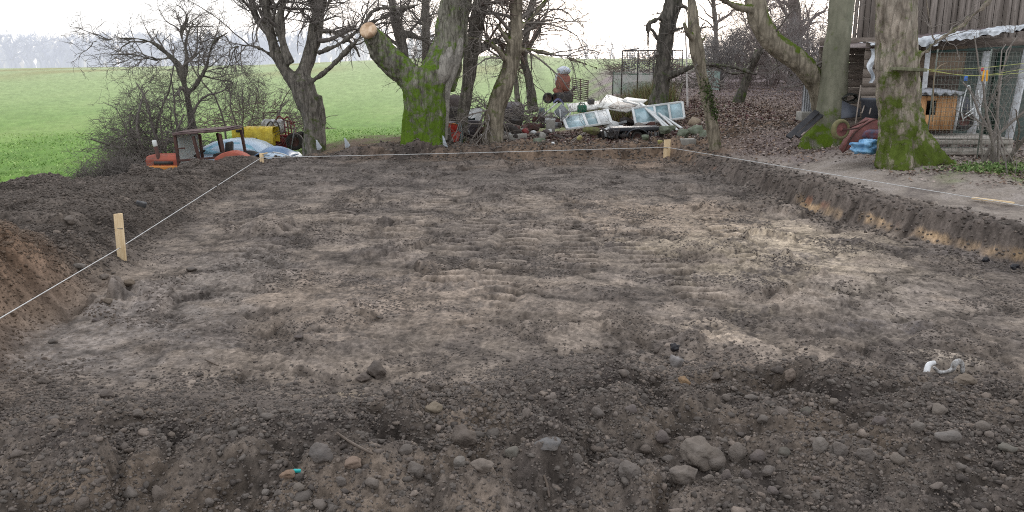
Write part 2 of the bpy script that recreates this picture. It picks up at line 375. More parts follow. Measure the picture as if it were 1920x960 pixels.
# right bank: dark topsoil over a yellow sand layer
bf=ss(-.1,.1,dr)*ss(.75,.5,dr)*ss(3.5,6,ys)
C=lerp(C,srgb(84,76,70),bf*.85)
sandz=zs+.05*n2(xs*1.5,ys*1.5,61)+.03*n2(xs*7,ys*7,48)
C=lerp(C,srgb(152,128,100),bf*ss(.05,.07,sandz)*ss(.19,.165,sandz)*ss(14.5,12.8,ys)*np.clip(.5+1.5*n2(xs*1.7,ys*1.7,62)+.8*n2(xs*6,ys*6,60),0,1))
C=lerp(C,srgb(140,98,78),bf*ss(.1,.14,sandz)*ss(.26,.2,sandz)*ss(.45,.7,n2(xs*2.3,ys*2.3,63))*.6)
# trodden yard on the right
yard=ss(.45,.9,dr)*ss(19.5,16.5,ys+1.2*n2(xs*.5,ys*.5,64))*ss(1,2,xs)
C=lerp(C,srgb(124,115,106),yard*.9); C=lerp(C,srgb(84,77,73),yard*np.clip(mid,-.0,.8)); C=lerp(C,srgb(134,126,120),yard*np.clip(-mid*.8,0,.6))
# leaf covered slope
leaf=np.clip(ss(.5,1.6,dr)*ss(15.5,18.5,ys+1.2*n2(xs*.5,ys*.5,64))+ss(22.5,24.5,ys),0,1)*ss(.0,4.2,xs-.09*np.clip(ys-24,0,40)+1.2*n2(xs*.4,ys*.4,65))*ss(80,55,ys)
C=lerp(C,srgb(104,92,88),leaf); C=lerp(C,srgb(130,118,116),leaf*np.clip(mid*.7+.3*big,0,.8)); C=lerp(C,srgb(68,54,50),leaf*np.clip(-mid*.7,0,.7))
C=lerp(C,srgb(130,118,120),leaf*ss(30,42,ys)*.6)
# grass
grassc=np.clip(ss(23.2,25.5,ys)*(1-leaf),0,1)
gl=ss(-.0,1.2,dl-np.interp(ys,[2,7,9,13,17,21,23],[4.2,4.4,5.6,5.4,4.0,3.0,2.5])+.5*n2(xs*.8,ys*.8,66))
grass=np.clip(np.maximum(grassc,gl*ss(40,20,ys)),0,1)
bare=ss(1.25,.5,np.sqrt(((xs+4.6)/2.6)**2+((ys-26)/4.5)**2)+.4*n2(xs*.7,ys*.7,67))
bare=np.maximum(bare,ss(1.2,.6,np.sqrt(((xs-3.0)/7.2)**2+((ys-27)/8)**2)+.2*n2(xs*.7,ys*.7,68)))
bare=np.maximum(bare,ss(1.2,.5,np.sqrt(((xs+8.6)/3.2)**2+((ys-24.5)/4)**2)+.3*n2(xs*.7,ys*.7,69)))
gn=n2(xs*.25,ys*.06,70)+.5*n2(xs*.9,ys*.35,71)+.4*n2(xs*3,ys*1.4,72)
GC=np.tile(srgb(122,164,66),(len(xs),1)); GC=lerp(GC,srgb(156,182,98),np.clip(.55*gn+.1,0,.8)); GC=lerp(GC,srgb(96,140,54),np.clip(-.6*gn,0,.8))
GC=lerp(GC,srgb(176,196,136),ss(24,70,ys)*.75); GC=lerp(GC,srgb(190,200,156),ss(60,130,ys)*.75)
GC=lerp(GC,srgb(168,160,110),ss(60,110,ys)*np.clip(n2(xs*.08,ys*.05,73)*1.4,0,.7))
GC*=(1+.16*n2(xs*1.6,ys*.8,41)+.14*n2(xs*5,ys*2.2,42)+.12*n2(xs*13,ys*6,43)*(ys<40))[:,None]
GC=GC*.78+GC.mean(1,keepdims=True)*.17*np.array([1.05,1.0,.95])
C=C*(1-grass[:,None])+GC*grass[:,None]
C=lerp(C,srgb(104,88,74),bare*np.clip(1+.4*mid,.5,1))
# corner grass by the mossy tree
cg=ss(1.2,.55,np.sqrt(((xs-9.9)/2.5)**2+((ys-13.2)/1.9)**2)+.5*n2(xs*1.1,ys*1.1,74))*ss(1.2,2,dr)
C=lerp(C,srgb(96,92,62),cg*.6); C=lerp(C,srgb(106,140,58),cg*np.clip(.35+1.1*n2(xs*1.7,ys*1.7,75),0,.9))
ear=np.clip(pit+heap+bank,0,1)   # relief shading painted in: crests lighter, hollows and cracks between lumps darker
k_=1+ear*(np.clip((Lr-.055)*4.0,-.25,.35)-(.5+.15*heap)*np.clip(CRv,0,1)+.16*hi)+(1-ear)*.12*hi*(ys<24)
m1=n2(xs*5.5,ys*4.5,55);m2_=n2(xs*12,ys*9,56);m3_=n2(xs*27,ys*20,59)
k_*=1+ear*(.13*np.clip(m1*3,-1,1)+.17*np.clip(m2_*3.2,-1,1)+.20*np.clip(m3_*3,-1,1)+.8*fine_h.TL)*ss(45,20,ys)*.8  # TL paints the tyre lugs: crests as if lit, grooves as if shaded
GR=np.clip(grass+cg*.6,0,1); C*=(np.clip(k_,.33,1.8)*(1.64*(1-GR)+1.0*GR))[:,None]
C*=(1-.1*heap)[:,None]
C*=np.array([.99,1.0,1.02])*(1-grass[:,None])+grass[:,None]
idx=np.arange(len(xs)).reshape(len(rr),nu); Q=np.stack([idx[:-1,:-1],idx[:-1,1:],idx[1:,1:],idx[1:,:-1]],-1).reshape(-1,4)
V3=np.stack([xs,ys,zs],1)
soilm=attrmat('earth',.95,((140,.6,.01),(45,.5,.018)),.55,.12)
grassm=attrmat('meadow',.9,((25,.6,.04),(6,.4,.06)),.5,.1); leafm=attrmat('leaf_ground',.95,((40,.7,.03),),.7,.1)
gq=grass[Q].mean(1)>.5; lq=(leaf[Q].mean(1)>.5)&~gq; hq=((dl[Q].mean(1)>0)&(ys[Q].mean(1)<22))&~gq&~lq; pq=(pit[Q].mean(1)>.5)&~gq&~lq&~hq; ot=~(gq|lq|hq|pq)
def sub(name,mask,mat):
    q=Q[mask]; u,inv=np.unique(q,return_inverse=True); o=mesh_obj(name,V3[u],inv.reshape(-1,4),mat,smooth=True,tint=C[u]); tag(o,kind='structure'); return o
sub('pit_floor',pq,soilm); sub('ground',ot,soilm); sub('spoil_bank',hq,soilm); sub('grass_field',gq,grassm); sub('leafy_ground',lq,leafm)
# ------------------------------------------------------------------ loose clods of earth (uncountable), stones, stakes, strings
def scatter(name,X,Y,size,cols,sub,mat,kind='stuff',sink=.25,flat=(.55,.95),amp=.5,nv=9,ang=1.0,parent=None):
    base,Fb=ico(sub); Fb=np.array(Fb); n=len(X); Z=H(X,Y); var=[]
    for k in range(nv):
        b=facet(base,k,9,.5,.95)*(1+amp*.8*n3(base*1.5+k*5.1,300+k)+amp*.5*n3(base*3.3+k,320+k))[:,None]; var.append(b)
    var=np.array(var); v=var[rng.integers(0,nv,n)]
    v=v*np.stack([rng.uniform(.6,1.5,n),rng.uniform(.6,1.3,n),rng.uniform(*flat,n)],1)[:,None,:]
    a=rng.uniform(0,2*PI,n);ca,sa=np.cos(a)[:,None],np.sin(a)[:,None]; t=rng.normal(0,.35*ang,n);ct,st=np.cos(t)[:,None],np.sin(t)[:,None]
    x,y,z=v[...,0],v[...,1],v[...,2]; y,z=y*ct-z*st,y*st+z*ct; x,y=x*ca-y*sa,x*sa+y*ca
    v=np.stack([x,y,z],-1)*size[:,None,None]; v+=np.stack([X,Y,Z+size*(.5-sink)],1)[:,None,:]
    Fq=(Fb[None]+(np.arange(n)*len(base))[:,None,None]).reshape(-1,3)
    o=mesh_obj(name,v.reshape(-1,3),Fq,mat,smooth=False,tint=np.repeat(cols,len(base),0)); return tag(o,kind=kind)
def pick(n,x0,x1,y0,y1,f):
    """random ground points, kept with probability f(x,y); denser near the camera"""
    X=rng.uniform(x0,x1,n);Y=y0*(y1/y0)**rng.uniform(0,1,n); k=rng.uniform(0,1,n)<f(X,Y); return X[k],Y[k]
def inview(X,Y,m=.74): return (np.abs(X)<m*Y+.4)
def f_heap(X,Y):
    dl,dr,db,df=edges(X,Y); d=np.clip(n2(X*1.3,Y*1.3,401)*1.0+.6,0.3,1)
    flatr=1-.7*ss(1.5,4.5,X)*ss(3.9,3.2,Y)
    return inview(X,Y)*d*np.clip(ss(-.7,.5,df)+ss(-.15,.4,dl)*ss(5,3.5,dl)*ss(22,20,Y),0,1)*flatr
def f_pit(X,Y):
    dl,dr,db,df=edges(X,Y); o=np.maximum(np.maximum(dl,dr),np.maximum(db,df)); return inview(X,Y)*ss(.2,-.2,o)*(.2+.8*fine_rough(X,Y)*np.clip(n2(X*.9+3,Y*.9,402)*1.2+.55,0,1))
def f_bank(X,Y):
    dl,dr,db,df=edges(X,Y); return inview(X,Y)*np.clip(ss(-.5,-.1,dr)*ss(.9,.5,dr)+ss(-.5,0,db)*ss(2.4,1.2,db),0,1)*ss(5,6,Y)
def tones(n,X,Y,k=1.0,warm=0.0):
    k=k*.80
    c=np.array([srgb(92,86,81),srgb(102,94,88),srgb(80,74,70),srgb(112,102,94)])[rng.choice(4,n,p=[.4,.25,.22,.13])]*1.25
    br=(ss(-3.0,-4.6,X)*ss(9.0,7.4,Y))[:,None]; c=c*(1-br)+srgb(104,90,78)*1.15*br
    dk=(ss(8.4,9.6,Y)*ss(-3,-5,X))[:,None]; c=c*(1-.5*dk)+srgb(84,77,71)*1.15*.5*dk
    return c*rng.uniform(.8,1.2,n)[:,None]*k
clodm=attrmat('clod_earth',.95,((120,.5,.01),(40,.4,.015)),.45,.1)
X,Y=pick(750000,-9,6,2.4,21,f_heap); sz=.0035*rng.pareto(2.2,len(X)).clip(0,5)+.0035+.0009*Y; scatter('earth_crumbs',X,Y,sz,tones(len(X),X,Y,1.3),1,clodm,sink=.4)
X,Y=pick(36000,-8,6,2.4,20,f_heap); sz=.010+.010*rng.pareto(2.6,len(X)).clip(0,3); scatter('earth_clods',X,Y,sz,tones(len(X),X,Y,1.3),2,clodm,sink=.5)
X,Y=pick(190000,-6,7,5,21,f_pit); sz=(.35+.65*fine_rough(X,Y))*(.004+.0009*Y*rng.uniform(.5,1.3,len(X)))+.003*rng.pareto(2.6,len(X)).clip(0,4); scatter('pit_crumbs',X,Y,sz,tones(len(X),X,Y,1.25),1,clodm,sink=.5,flat=(.4,.75))
X,Y=pick(40000,-7,8,5.2,24,f_bank); sz=.012+.0014*Y*rng.uniform(.5,1.2,len(X)); scatter('bank_crumbs',X,Y,sz,tones(len(X),X,Y,1.25),1,clodm)

def stone(px,py,wpx,hpx,col,label,name='stone',group=None,seed=0,D=None,flatz=1.0,sub=4,amp=.28,sink=.3,cat=None,rough=.92):
    g=G(px,py+hpx*.35); s=wpx*g[1]/F/2; hz=hpx*g[1]/F/2; g[2]-=.012*(sink>.9)
    o=thing(name,label,cat or ('clod' if 'clod' in name else 'stone'),tuple(g),group=group)
    mb=MB(); mb.blob(g+np.array([0,0,hz*(.75-sink)]),(s,s*rng.uniform(.7,1.0),hz*1.15),seed,amp*.8,sub,1.25,facets=True)
    V=mb.V[0]; nn=(n3(V*(1.6/s)+seed,seed+9)*.06+n3(V*(5/s)+seed,seed+11)*.035)[:,None]*s*np.array([1,1,1]); mb.V[0]=V+nn
    mat=surf('stone_%02d%02d%02d'%tuple(int(v/8) for v in col),tuple((srgb(*col)*.45+srgb(96,90,85)*.55)*1.25),tuple((srgb(*col)*.4+srgb(86,80,76)*.6)*1.0),9,rough,.6,tuple(srgb(92,83,75)*1.5),.7,.1)
    m=mb.build(name,mat,None,True)
    # one mesh thing: drop the empty, keep its description on the mesh
    for k in ('label','category','group'):
        if k in o: m[k]=o[k]
    m.data.transform(Matrix.Translation(-Vector(g))); m.location=g; bpy.data.objects.remove(o); return m
GS=(118,110,103)
stone(1312,842,78,62,(122,113,104),'largest grey clay clod of the near heap, broad and flat faced','earth_clod',seed=3,amp=.35)
stone(1280,885,62,50,(112,104,97),'rounded grey clod just below the largest clod of the near heap','earth_clod',seed=4)
stone(1180,880,46,42,(110,104,100),'squarish grey clod standing alone left of the largest clod','earth_clod',seed=5)
stone(1537,833,33,38,(128,122,116),'pale egg shaped stone upright in the loose earth at right','stone',seed=6,amp=.12)
stone(1573,842,34,36,(110,104,100),'darker oval stone right beside the pale egg shaped stone','stone',seed=7,amp=.15)
stone(1622,848,36,42,(106,100,96),'tilted oval dark stone right of the two oval stones','stone',seed=8,amp=.18)
stone(1775,822,54,24,(124,120,117),'long smooth grey stone lying flat at far right of the heap','stone',seed=9,amp=.12)
stone(1282,716,27,20,(168,132,88),'ochre brown stone below the white flecked shard','stone',seed=10,amp=.25)
stone(1480,718,22,26,(132,116,104),'pinkish brown upright stone on the crest of the near heap','stone',seed=11)
stone(812,764,34,22,(142,128,106),'tan angular stone beside the wet slate coloured puddle','stone',seed=12)
stone(708,695,44,36,(84,76,71),'dark humus lump standing on the open pit floor','earth_clod',seed=13,amp=.4)
stone(685,708,32,16,(92,82,76),'low dark slab of earth left against the humus lump','earth_clod',seed=14)
stone(660,868,38,24,(140,116,98),'reddish tan stone beside a root in the near heap','stone',seed=15)
stone(540,890,30,15,(150,118,92),'small orange tan stone beside the turquoise scrap','stone',seed=16)
stone(560,886,24,16,(138,130,118),'pale stone wedged behind the turquoise scrap','stone',seed=17)
stone(870,812,58,56,(98,88,80),'big brown root bound lump in the middle of the near heap','earth_clod',seed=18,amp=.4)
stone(605,852,46,40,(100,97,96),'smooth blue grey clay lump left of the reddish tan stone','earth_clod',seed=19)
stone(905,873,46,24,(120,110,101),'wide grey clod below the brown root bound lump','earth_clod',seed=20)
stone(203,566,20,12,(128,114,98),'tan stone at foot of the brown heap by the pit edge','stone',seed=21)
stone(243,529,20,14,(130,114,94),'tan stone just below the tall left stake','stone',seed=22)
stone(132,413,26,16,(118,108,100),'grey stone high on the dark spoil bank','stone',seed=23)
stone(204,740,28,18,(82,74,68),'dark clod on the pit floor near bottom left','earth_clod',seed=24)
stone(80,713,28,14,(86,78,72),'dark flat clod at far left of the pit floor','earth_clod',seed=25)
stone(1808,712,42,22,(128,114,100),'brownish stone right under the white glazed fragment','stone',seed=26)
stone(1738,725,20,24,(106,100,95),'grey pebble at lower end of the white glazed fragment','stone',seed=27)
stone(862,866,26,24,(122,118,112),'pale grey cobble left of the wide grey clod','stone',seed=28,amp=.15)
stone(1030,832,58,20,(104,108,112),'flat blue grey slate slab lying in the near heap','slate_slab',seed=29,cat='slab',amp=.15,sink=.95)
stone(1308,932,70,36,(112,104,97),'low broad clod near the bottom edge','earth_clod',seed=33) if False else None
k=0
for px,py,wp,hp in [(1345,868,40,34),(1382,850,36,44),(1420,862,38,30),(1362,893,28,28),(1400,888,22,20),(1440,880,30,22),(1330,895,24,22),(1470,845,24,22),(1650,790,30,22),(1430,785,24,18),(1410,748,30,16),(1360,745,20,14),(1680,858,30,24),(1720,800,26,26),(1760,770,34,26),(1840,800,34,22),(1890,840,40,20),(1600,800,22,20),(1510,770,24,18),(1560,760,22,14),(1185,765,26,18),(1120,780,30,20),(1080,860,30,24),(960,850,28,22),(780,885,40,40),(760,845,28,24),(700,905,30,22),(640,905,24,20),(500,925,22,14),(460,930,20,16),(395,945,22,18),(600,950,30,20),(560,915,26,20),(155,940,34,28),(300,925,36,34),(1210,850,24,20),(1240,820,30,30),(1450,925,26,16),(1530,900,20,14),(1800,880,26,18),(100,640,20,12),(150,500,22,16),(195,520,20,12),(180,600,16,10),(560,635,16,8),(360,505,24,10),(500,780,28,18),(260,780,30,18),(100,785,26,14)]:
    k+=1; t=random.uniform(.85,1.12)
    stone(px,py,wp,hp,tuple(int(round(c*t/8)*8) for c in random.choice([GS,(108,98,90),(100,94,90)])),'grey brown clod of earth lying among the loose crumbs','earth_clod','small clods scattered over heap and floor',seed=40+k,sub=3)

# wooden stakes and strings
lum=NT('raw_lumber'); gv=lum.stretch(14,14,1.5); c=lum.mix(lum.ramp(lum.noise(3,5,.6,gv,1.2),(.35,0.),(.7,1.)),tuple(srgb(228,206,170)),tuple(srgb(200,172,130)))
c=lum.mix(lum.ramp(lum.noise(7,3),(.55,0.),(.75,.6)),c,tuple(srgb(150,118,84))); lum.bump(lum.noise(8,4,.6,gv),.2,.004); lum=lum.done(c,.75,.2)
strm=surf('string_fibre',(.62,.62,.60),(.5,.5,.5),20,.8,.15)
def stake(px,pytop,pybot,wpx,label,lean=0.0,D=None,th=.024,point=False):
    g=G(px,pybot) if D is None else at(px,pybot,D); Y=g[1]; h=(pybot-pytop)*Y/F; w=wpx*Y/F
    t=thing('wooden_stake',label,'stake',tuple(g),group='setting out stakes')
    mb=MB(); poly=[(-w*.35,-.3),(w*.35,-.3),(w*.5,-.1),(w*.5,h*1.0),(w*.3,h*1.015),(-w*.1,h*1.0),(-w*.5,h*.992),(-w*.5,-.1)]
    mb.prism(poly,th,Matrix.Rotation(lean,4,'Y')@Matrix.Rotation(.15,4,'Z')); mb.build('board',lum,t,bevel=.003,world=False); return t,g,h,w
s1,g1,h1,w1=stake(229,399,487,16,'tall pale board stake in the left heap foot with a tie round it',.02)
mb=MB(); mb.box((0,0,h1*.68),(w1*1.06,.03,.008)); mb.build('string_tie',surf('twine',(.35,.3,.24)),s1,world=False)
s2,g2,h2,w2=stake(1250,262,294,13,'pale board stake with a knot at far right pit corner',.0,D=21.4)
mb=MB(); mb.lathe([(.016,-.002),(.016,.002)],10,Matrix.Translation((0,-.0145,h2*.5))@Matrix.Rotation(PI/2,4,'X')); mb.build('knot',surf('knot_wood',(.3,.17,.08)),s2,world=False)
s3,g3,h3,w3=stake(491,287,302,7,'short pale peg with a nail at far left pit corner',.0,D=20.6,th=.05)
mb=MB(); mb.bar((0,0,h3*.86),(.16,-.03,h3*1.02),.035); mb.build('crosspiece',lum,s3,world=False)
def string(name,label,pts,r):
    mb=MB(); mb.tube(pts,r,6,n=40); o=mb.build(name,strm,None,True); return tag(o,label,'string','levelling strings round the pit')
A=g3+np.array([0,-.03,.09]); B=np.array([g2[0]-.02,g2[1]-.03,at(1250,276,21.4)[2]])
string('string_line','white string stretched across the far side of the pit',[A,(A+B)/2-np.array([0,0,.015]),B],.008)
S1=np.array([g1[0],g1[1]-.03,at(229,464,g1[1])[2]]); S0=at(-60,632,5.0)
string('string_line','white string running along the left heap to the tall stake',[A,S1],[.0075,.005]); string('string_line','white string passing from the tall stake into the lower left corner',[S1,S0],[.0048,.0042])
R1=at(1925,387,9.6); string('string_line','white string running along the right bank from the knotted stake',[B,R1],[.0075,.005])
# batten on the ground at right
p=G(1858,384); t=thing('batten','pale batten lying on the trodden earth beside the right string','batten',tuple(p+np.array([0,0,.02])),rz=0)
a=G(1822,378);b=G(1900,388); a[2]+=.03;b[2]+=.03; mb=MB(); mb.bar(a-p,b-p,.045,.03); mb.build('board',lum,t,bevel=.004,world=False)
# small finds in the earth
whitep=surf('glazed_white',(.78,.79,.8),(.6,.6,.6),9,.5,.8,(.1,.085,.07),.1,.5)
p=G(1768,702); t=thing('glazed_fragment','broken white glazed pipe fragment half buried in earth','pipe',tuple(p)); s=p[1]/F
mb=MB(); mb.tube([(-36*s,-.02,-12*s),(-36*s,-.02,6*s),(-30*s,0,19*s),(-18*s,0,24*s)],[6*s,6*s,6*s,4*s],8); mb.build('left_piece' if False else 'rim',whitep,t,True,world=False)
mb=MB(); mb.tube([(-20*s,0,14*s),(-8*s,0,4*s),(8*s,0,4*s),(18*s,0,10*s),(20*s,0,20*s),(28*s,0,26*s),(36*s,0,18*s),(38*s,0,2*s)],[3*s,4*s,4*s,5*s,6*s,6*s,5*s,4*s],8); mb.build('lip',surf('glazed_dirty',(.6,.6,.6),(.14,.12,.1),30,.5,.85,(.085,.075,.065),.3),t,True,world=False)
p=G(1268,690); mb=MB(); mb.blob((0,0,.03),(.05,.03,.07),71,.4,3); o=mb.build('shard',surf('shard_flecked',(.3,.28,.27),(.1,.09,.085),14,.7,.5),None,True); o.location=p; tag(o,'small grey shard with white flecks above the ochre stone','shard')
p=G(561,891); mb=MB(); mb.box((0,0,.02),(.035,.012,.016),Euler((.3,.2,.4))); o=mb.build('plastic_scrap',surf('turquoise',(.02,.42,.40),(.02,.3,.3),8,.5,.1),None,bevel=.003); o.location=p+np.array([0,-.03,.015]); tag(o,'tiny turquoise plastic scrap in the near heap','scrap')
for i,(px,py,w_) in enumerate([(1848,492,12),(1903,505,15)]):
    p=G(px,py); s=w_*p[1]/F; mb=MB(); mb.blob((0,0,s*.3),(s*.55,s*.4,s*.4),81+i,.5,3,2.2); o=mb.build('plastic_scrap',surf('black_plastic',(.012,.012,.016),(.03,.03,.035),8,.45,.25),None,True); o.location=p
    tag(o,['smaller black crumpled scrap at foot of the right bank','larger black crumpled scrap at the right edge of the pit'][i],'scrap')
p=G(1265,662); mb=MB(); mb.blob((0,0,.03),(.035,.03,.03),91,.5,3,2); o=mb.build('plastic_scrap',surf('black_plastic',(.02,.02,.02)),None,True); o.location=p; tag(o,'black scrap on the pit floor above the flecked shard','scrap')
for i,(pts,lab) in enumerate([([(1020,905),(1026,925),(1030,948)],'thin pale root standing out of the heap at bottom centre'),([(632,826),(655,838),(680,850),(700,868)],'curved brown root lying across the near heap'),([(385,680),(395,686),(410,690)],'short dark root on the pit floor at left')]):
    P=[G(*q)+np.array([0,0,.018]) for q in pts]; mb=MB(); mb.tube(P,[.006,.008,.005],6); o=mb.build('root',surf('root_bark',(.13,.10,.075),(.08,.06,.05),20),None,True); tag(o,lab,'root')
p=G(265,388); mb=MB(); mb.box((0,0,.03),(.14,.05,.09),Euler((.5,.3,.6))); o=mb.build('brick_piece',surf('slag',(.05,.05,.055),(.16,.16,.16),10),None,bevel=.012); o.location=p; tag(o,'small grey broken piece sticking out of the dark spoil bank','rubble')
# ------------------------------------------------------------------ bark and twigs
def bark(name,dark,light,moss=(.07,.10,.015),amt=0.0,z0=0.0,z1=3.0,sc=9,strength=.7,up=.0,patchc=None):
    m=NT(name); v=m.stretch(sc,sc,sc*.16); n=m.noise(1,7,.68,v,.6); dark=tuple(1.9*q for q in dark);light=tuple(1.8*q for q in light); c=m.mix(m.ramp(n,(.36,0.),(.64,1.)),dark,light)
    if patchc: c=m.mix(m.ramp(m.noise(2.2,4,.6),(.56,0.),(.64,.8)),c,patchc)
    c=m.mix(m.ramp(m.noise(5,6,.7),(.45,0.),(.7,.5)),c,tuple(.55*q for q in dark))
    wv=m.stretch(sc*1.5,sc*1.5,sc*.42); wn=m.add('ShaderNodeTexNoise',Scale=1.5,Detail=3.0,Vector=wv).outputs['Color']; wm=m.n.new('ShaderNodeMix'); wm.data_type='VECTOR'; m.set(wm.inputs[0],.35); m.l.new(wv,wm.inputs[4]); m.l.new(wn,wm.inputs[5])
    ck=m.add('ShaderNodeTexVoronoi',Scale=1.0,Vector=wm.outputs[1],feature='DISTANCE_TO_EDGE').outputs['Distance']; crk=m.ramp(ck,(.0,1.),(.12,0.)); c=m.mix(m.math('MULTIPLY',crk,min(.45,.6*strength)),c,tuple(.3*q for q in dark))
    if amt>0:
        g=m.add('ShaderNodeNewGeometry'); sz=m.add('ShaderNodeSeparateXYZ',Vector=m.co()).outputs[2]; nz=m.add('ShaderNodeSeparateXYZ',Vector=g.outputs['Normal']).outputs[2]
        hgt=m.add('ShaderNodeMapRange',Value=sz,**{'From Min':z0,'From Max':z1,'To Min':1.0,'To Max':0.0}).outputs[0]
        k=m.math('ADD',m.math('MULTIPLY',hgt,amt),m.math('MULTIPLY',m.ramp(nz,(.1,0.),(.8,1.)),up))
        k=m.math('ADD',k,m.math('MULTIPLY',m.math('SUBTRACT',m.noise(3.6,8,.75),.5),3.4)); k=m.ramp(k,(.3,0.),(.75,1.))
        mc=m.mix(m.noise(14,5,.7),tuple(.4*q for q in moss),tuple(1.6*q for q in moss)); c=m.mix(k,c,mc)
    m.bump(n,strength,.05); return m.done(c,.95,.08)
TWG=surf('twig_bark',(.19,.168,.152),(.12,.105,.095),15,.9,.2); TWR=surf('twig_russet',(.21,.155,.135),(.14,.105,.093),12,.9,.2); TWP=surf('twig_pale',(.25,.22,.195),(.16,.142,.128),15,.9,.2)
def grow(P,R,n,length,ang,grav=0.0,wig=.25,rr=.5,tmin=.25,K=7,tmax=1.0,rmin=.004):
    """n children on every polyline of P: returns their polylines and radii"""
    Np,Kp,_=P.shape; M=Np*n; par=np.repeat(np.arange(Np),n); t=rng.uniform(tmin,tmax,M); u=t*(Kp-1); i=np.minimum(u.astype(int),Kp-2); f=(u-i)[:,None]
    p0=P[par,i]*(1-f)+P[par,i+1]*f; T=P[par,i+1]-P[par,i]; T/=np.linalg.norm(T,axis=1,keepdims=True)+1e-9; r0=R[par,i]*(1-f[:,0])+R[par,i+1]*f[:,0]
    q=rng.normal(size=(M,3)); q-=T*(q*T).sum(1,keepdims=True); q/=np.linalg.norm(q,axis=1,keepdims=True)
    a=rng.uniform(*ang,M)[:,None]; d=T*np.cos(a)+q*np.sin(a)
    Ln=(rng.uniform(*length,M)*(1.15-.6*t))
    out=np.zeros((M,K,3)); out[:,0]=p0; st=(Ln/(K-1))[:,None]
    for k in range(1,K):
        d=d+rng.normal(0,wig,(M,3)); d[:,2]+=grav; d/=np.linalg.norm(d,axis=1,keepdims=True); out[:,k]=out[:,k-1]+d*st
    rb=np.maximum(r0*rr*rng.uniform(.6,1.1,M),rmin); Rn=rb[:,None]*np.linspace(1,.35,K)[None]; return out,np.maximum(Rn,rmin*.75)
def crown(P,R,levels):
    """levels: dicts for grow(); returns vertices and faces of all branches together"""
    V=[];Fq=[];n=0
    for lv in levels:
        P,R=grow(P,R,**lv); S=5 if R.max()>.03 else (4 if R.max()>.012 else 3); v,f=tubes(P,R,S); V.append(v);Fq.append(f+n);n+=len(v)
    return np.concatenate(V),np.concatenate(Fq)
def union(mb,voxel,smooth=3):
    """one closed skin round overlapping tubes"""
    me=bpy.data.meshes.new('tmp'); V=np.concatenate(mb.V); me.from_pydata(V.tolist(),[],mb.F); o=bpy.data.objects.new('tmp',me); COL.objects.link(o)
    r=o.modifiers.new('r','REMESH'); r.mode='VOXEL'; r.voxel_size=voxel; s=o.modifiers.new('s','SMOOTH'); s.iterations=smooth; s.factor=.5
    dg=bpy.context.evaluated_depsgraph_get(); dg.update(); em=bpy.data.meshes.new_from_object(o.evaluated_get(dg))
    n=len(em.vertices); co_=np.zeros(n*3,np.float32); em.vertices.foreach_get('co',co_); no=np.zeros(n*3,np.float32); em.vertices.foreach_get('normal',no)
    Fs=[tuple(p.vertices) for p in em.polygons]; bpy.data.objects.remove(o); bpy.data.meshes.remove(me); bpy.data.meshes.remove(em); return co_.reshape(-1,3),no.reshape(-1,3),Fs
def limb3(pts,Y):
    """pixel polyline (px,py,dY,width px) -> points and radii"""
    P=np.array([at(a,b,Y+c) for a,b,c,w in pts]); R=np.array([w*(Y+c)/F/2 for a,b,c,w in pts]); return P,R
def tree(name,label,px,py,Y,limbs,mat,levels=None,twig=None,seeds=None,voxel=.05,rid=(.03,4.5),group=None,extra=None,base_z=None,lump=.04,seedt=None):
    g=at(px,py,Y) if base_z is None else np.array([at(px,py,Y)[0],Y,base_z]); t=thing(name,label,'tree',tuple(g),group=group); mb=MB(); LP=[];LR=[]
    for i,pts in enumerate(limbs):
        P,R=limb3(pts,Y)
        if i==0 and P[0,2]>g[2]-.3: P=np.vstack([P[0]-(P[1]-P[0])/np.linalg.norm(P[1]-P[0])*.35,P]); R=np.concatenate([[R[0]*1.08],R])
        n=max(12,len(P)*5); C_=catmull(P,n); Rr=np.maximum(catmull(np.stack([R,R,R],1),n)[:,0],.004); v,f=tubes(C_[None],Rr[None],14)
        mb.raw(v,[tuple(q) for q in f]+[tuple(range(14))[::-1],tuple(range((n-1)*14,n*14))])
        ii=np.linspace(0,n-1,12).astype(int); LP.append(C_[ii]);LR.append(Rr[ii])
    V,No,Fs=union(mb,voxel)
    fr=rid[1]; dsp=rid[0]*(.25-2*np.abs(n3(V*np.array([fr,fr,fr*.16])*2,5)))+rid[0]*.6*n3(V*np.array([fr,fr,fr*.3])*5,6)+lump*n3(V*2.2,8); V=V+No*dsp[:,None]
    mesh_obj('trunk',V,Fs,mat,t,True)
    if levels:
        sel=seeds if seeds is not None else range(len(LP)); v,f=crown(np.array([LP[i] for i in sel]),np.array([LR[i] for i in sel]),levels); mesh_obj('crown',v,f,twig or TWG,t)
    return t
LV=lambda a,b,c,g=0.0,l=(1.5,3.0,1.5),m=.42: [dict(n=int(a*1.35),length=(l[0],l[1]),ang=(.5,1.2),grav=g,wig=.2,rr=.4,tmin=m,K=9),dict(n=int(b*1.3),length=(l[2]*.5,l[2]),ang=(.4,1.1),grav=g*.8,wig=.25,rr=.5,K=7),dict(n=c,length=(.3,.75),ang=(.4,1.0),grav=g*.6,wig=.3,rr=.6,K=5,rmin=.0045)]
b_grey=bark('bark_grey',(.045,.04,.035),(.16,.145,.125),amt=.35,z0=0,z1=2.5,up=.35,moss=(.06,.085,.02)); b_dark=bark('bark_dark',(.03,.028,.024),(.10,.09,.078),amt=.4,z0=-.2,z1=1.4,up=.25,moss=(.06,.09,.02))
b_will=bark('bark_willow',(.045,.042,.032),(.18,.17,.14),amt=.85,z0=.2,z1=4.0,up=.5,moss=(.10,.165,.02),patchc=(.21,.20,.17),strength=1.0)
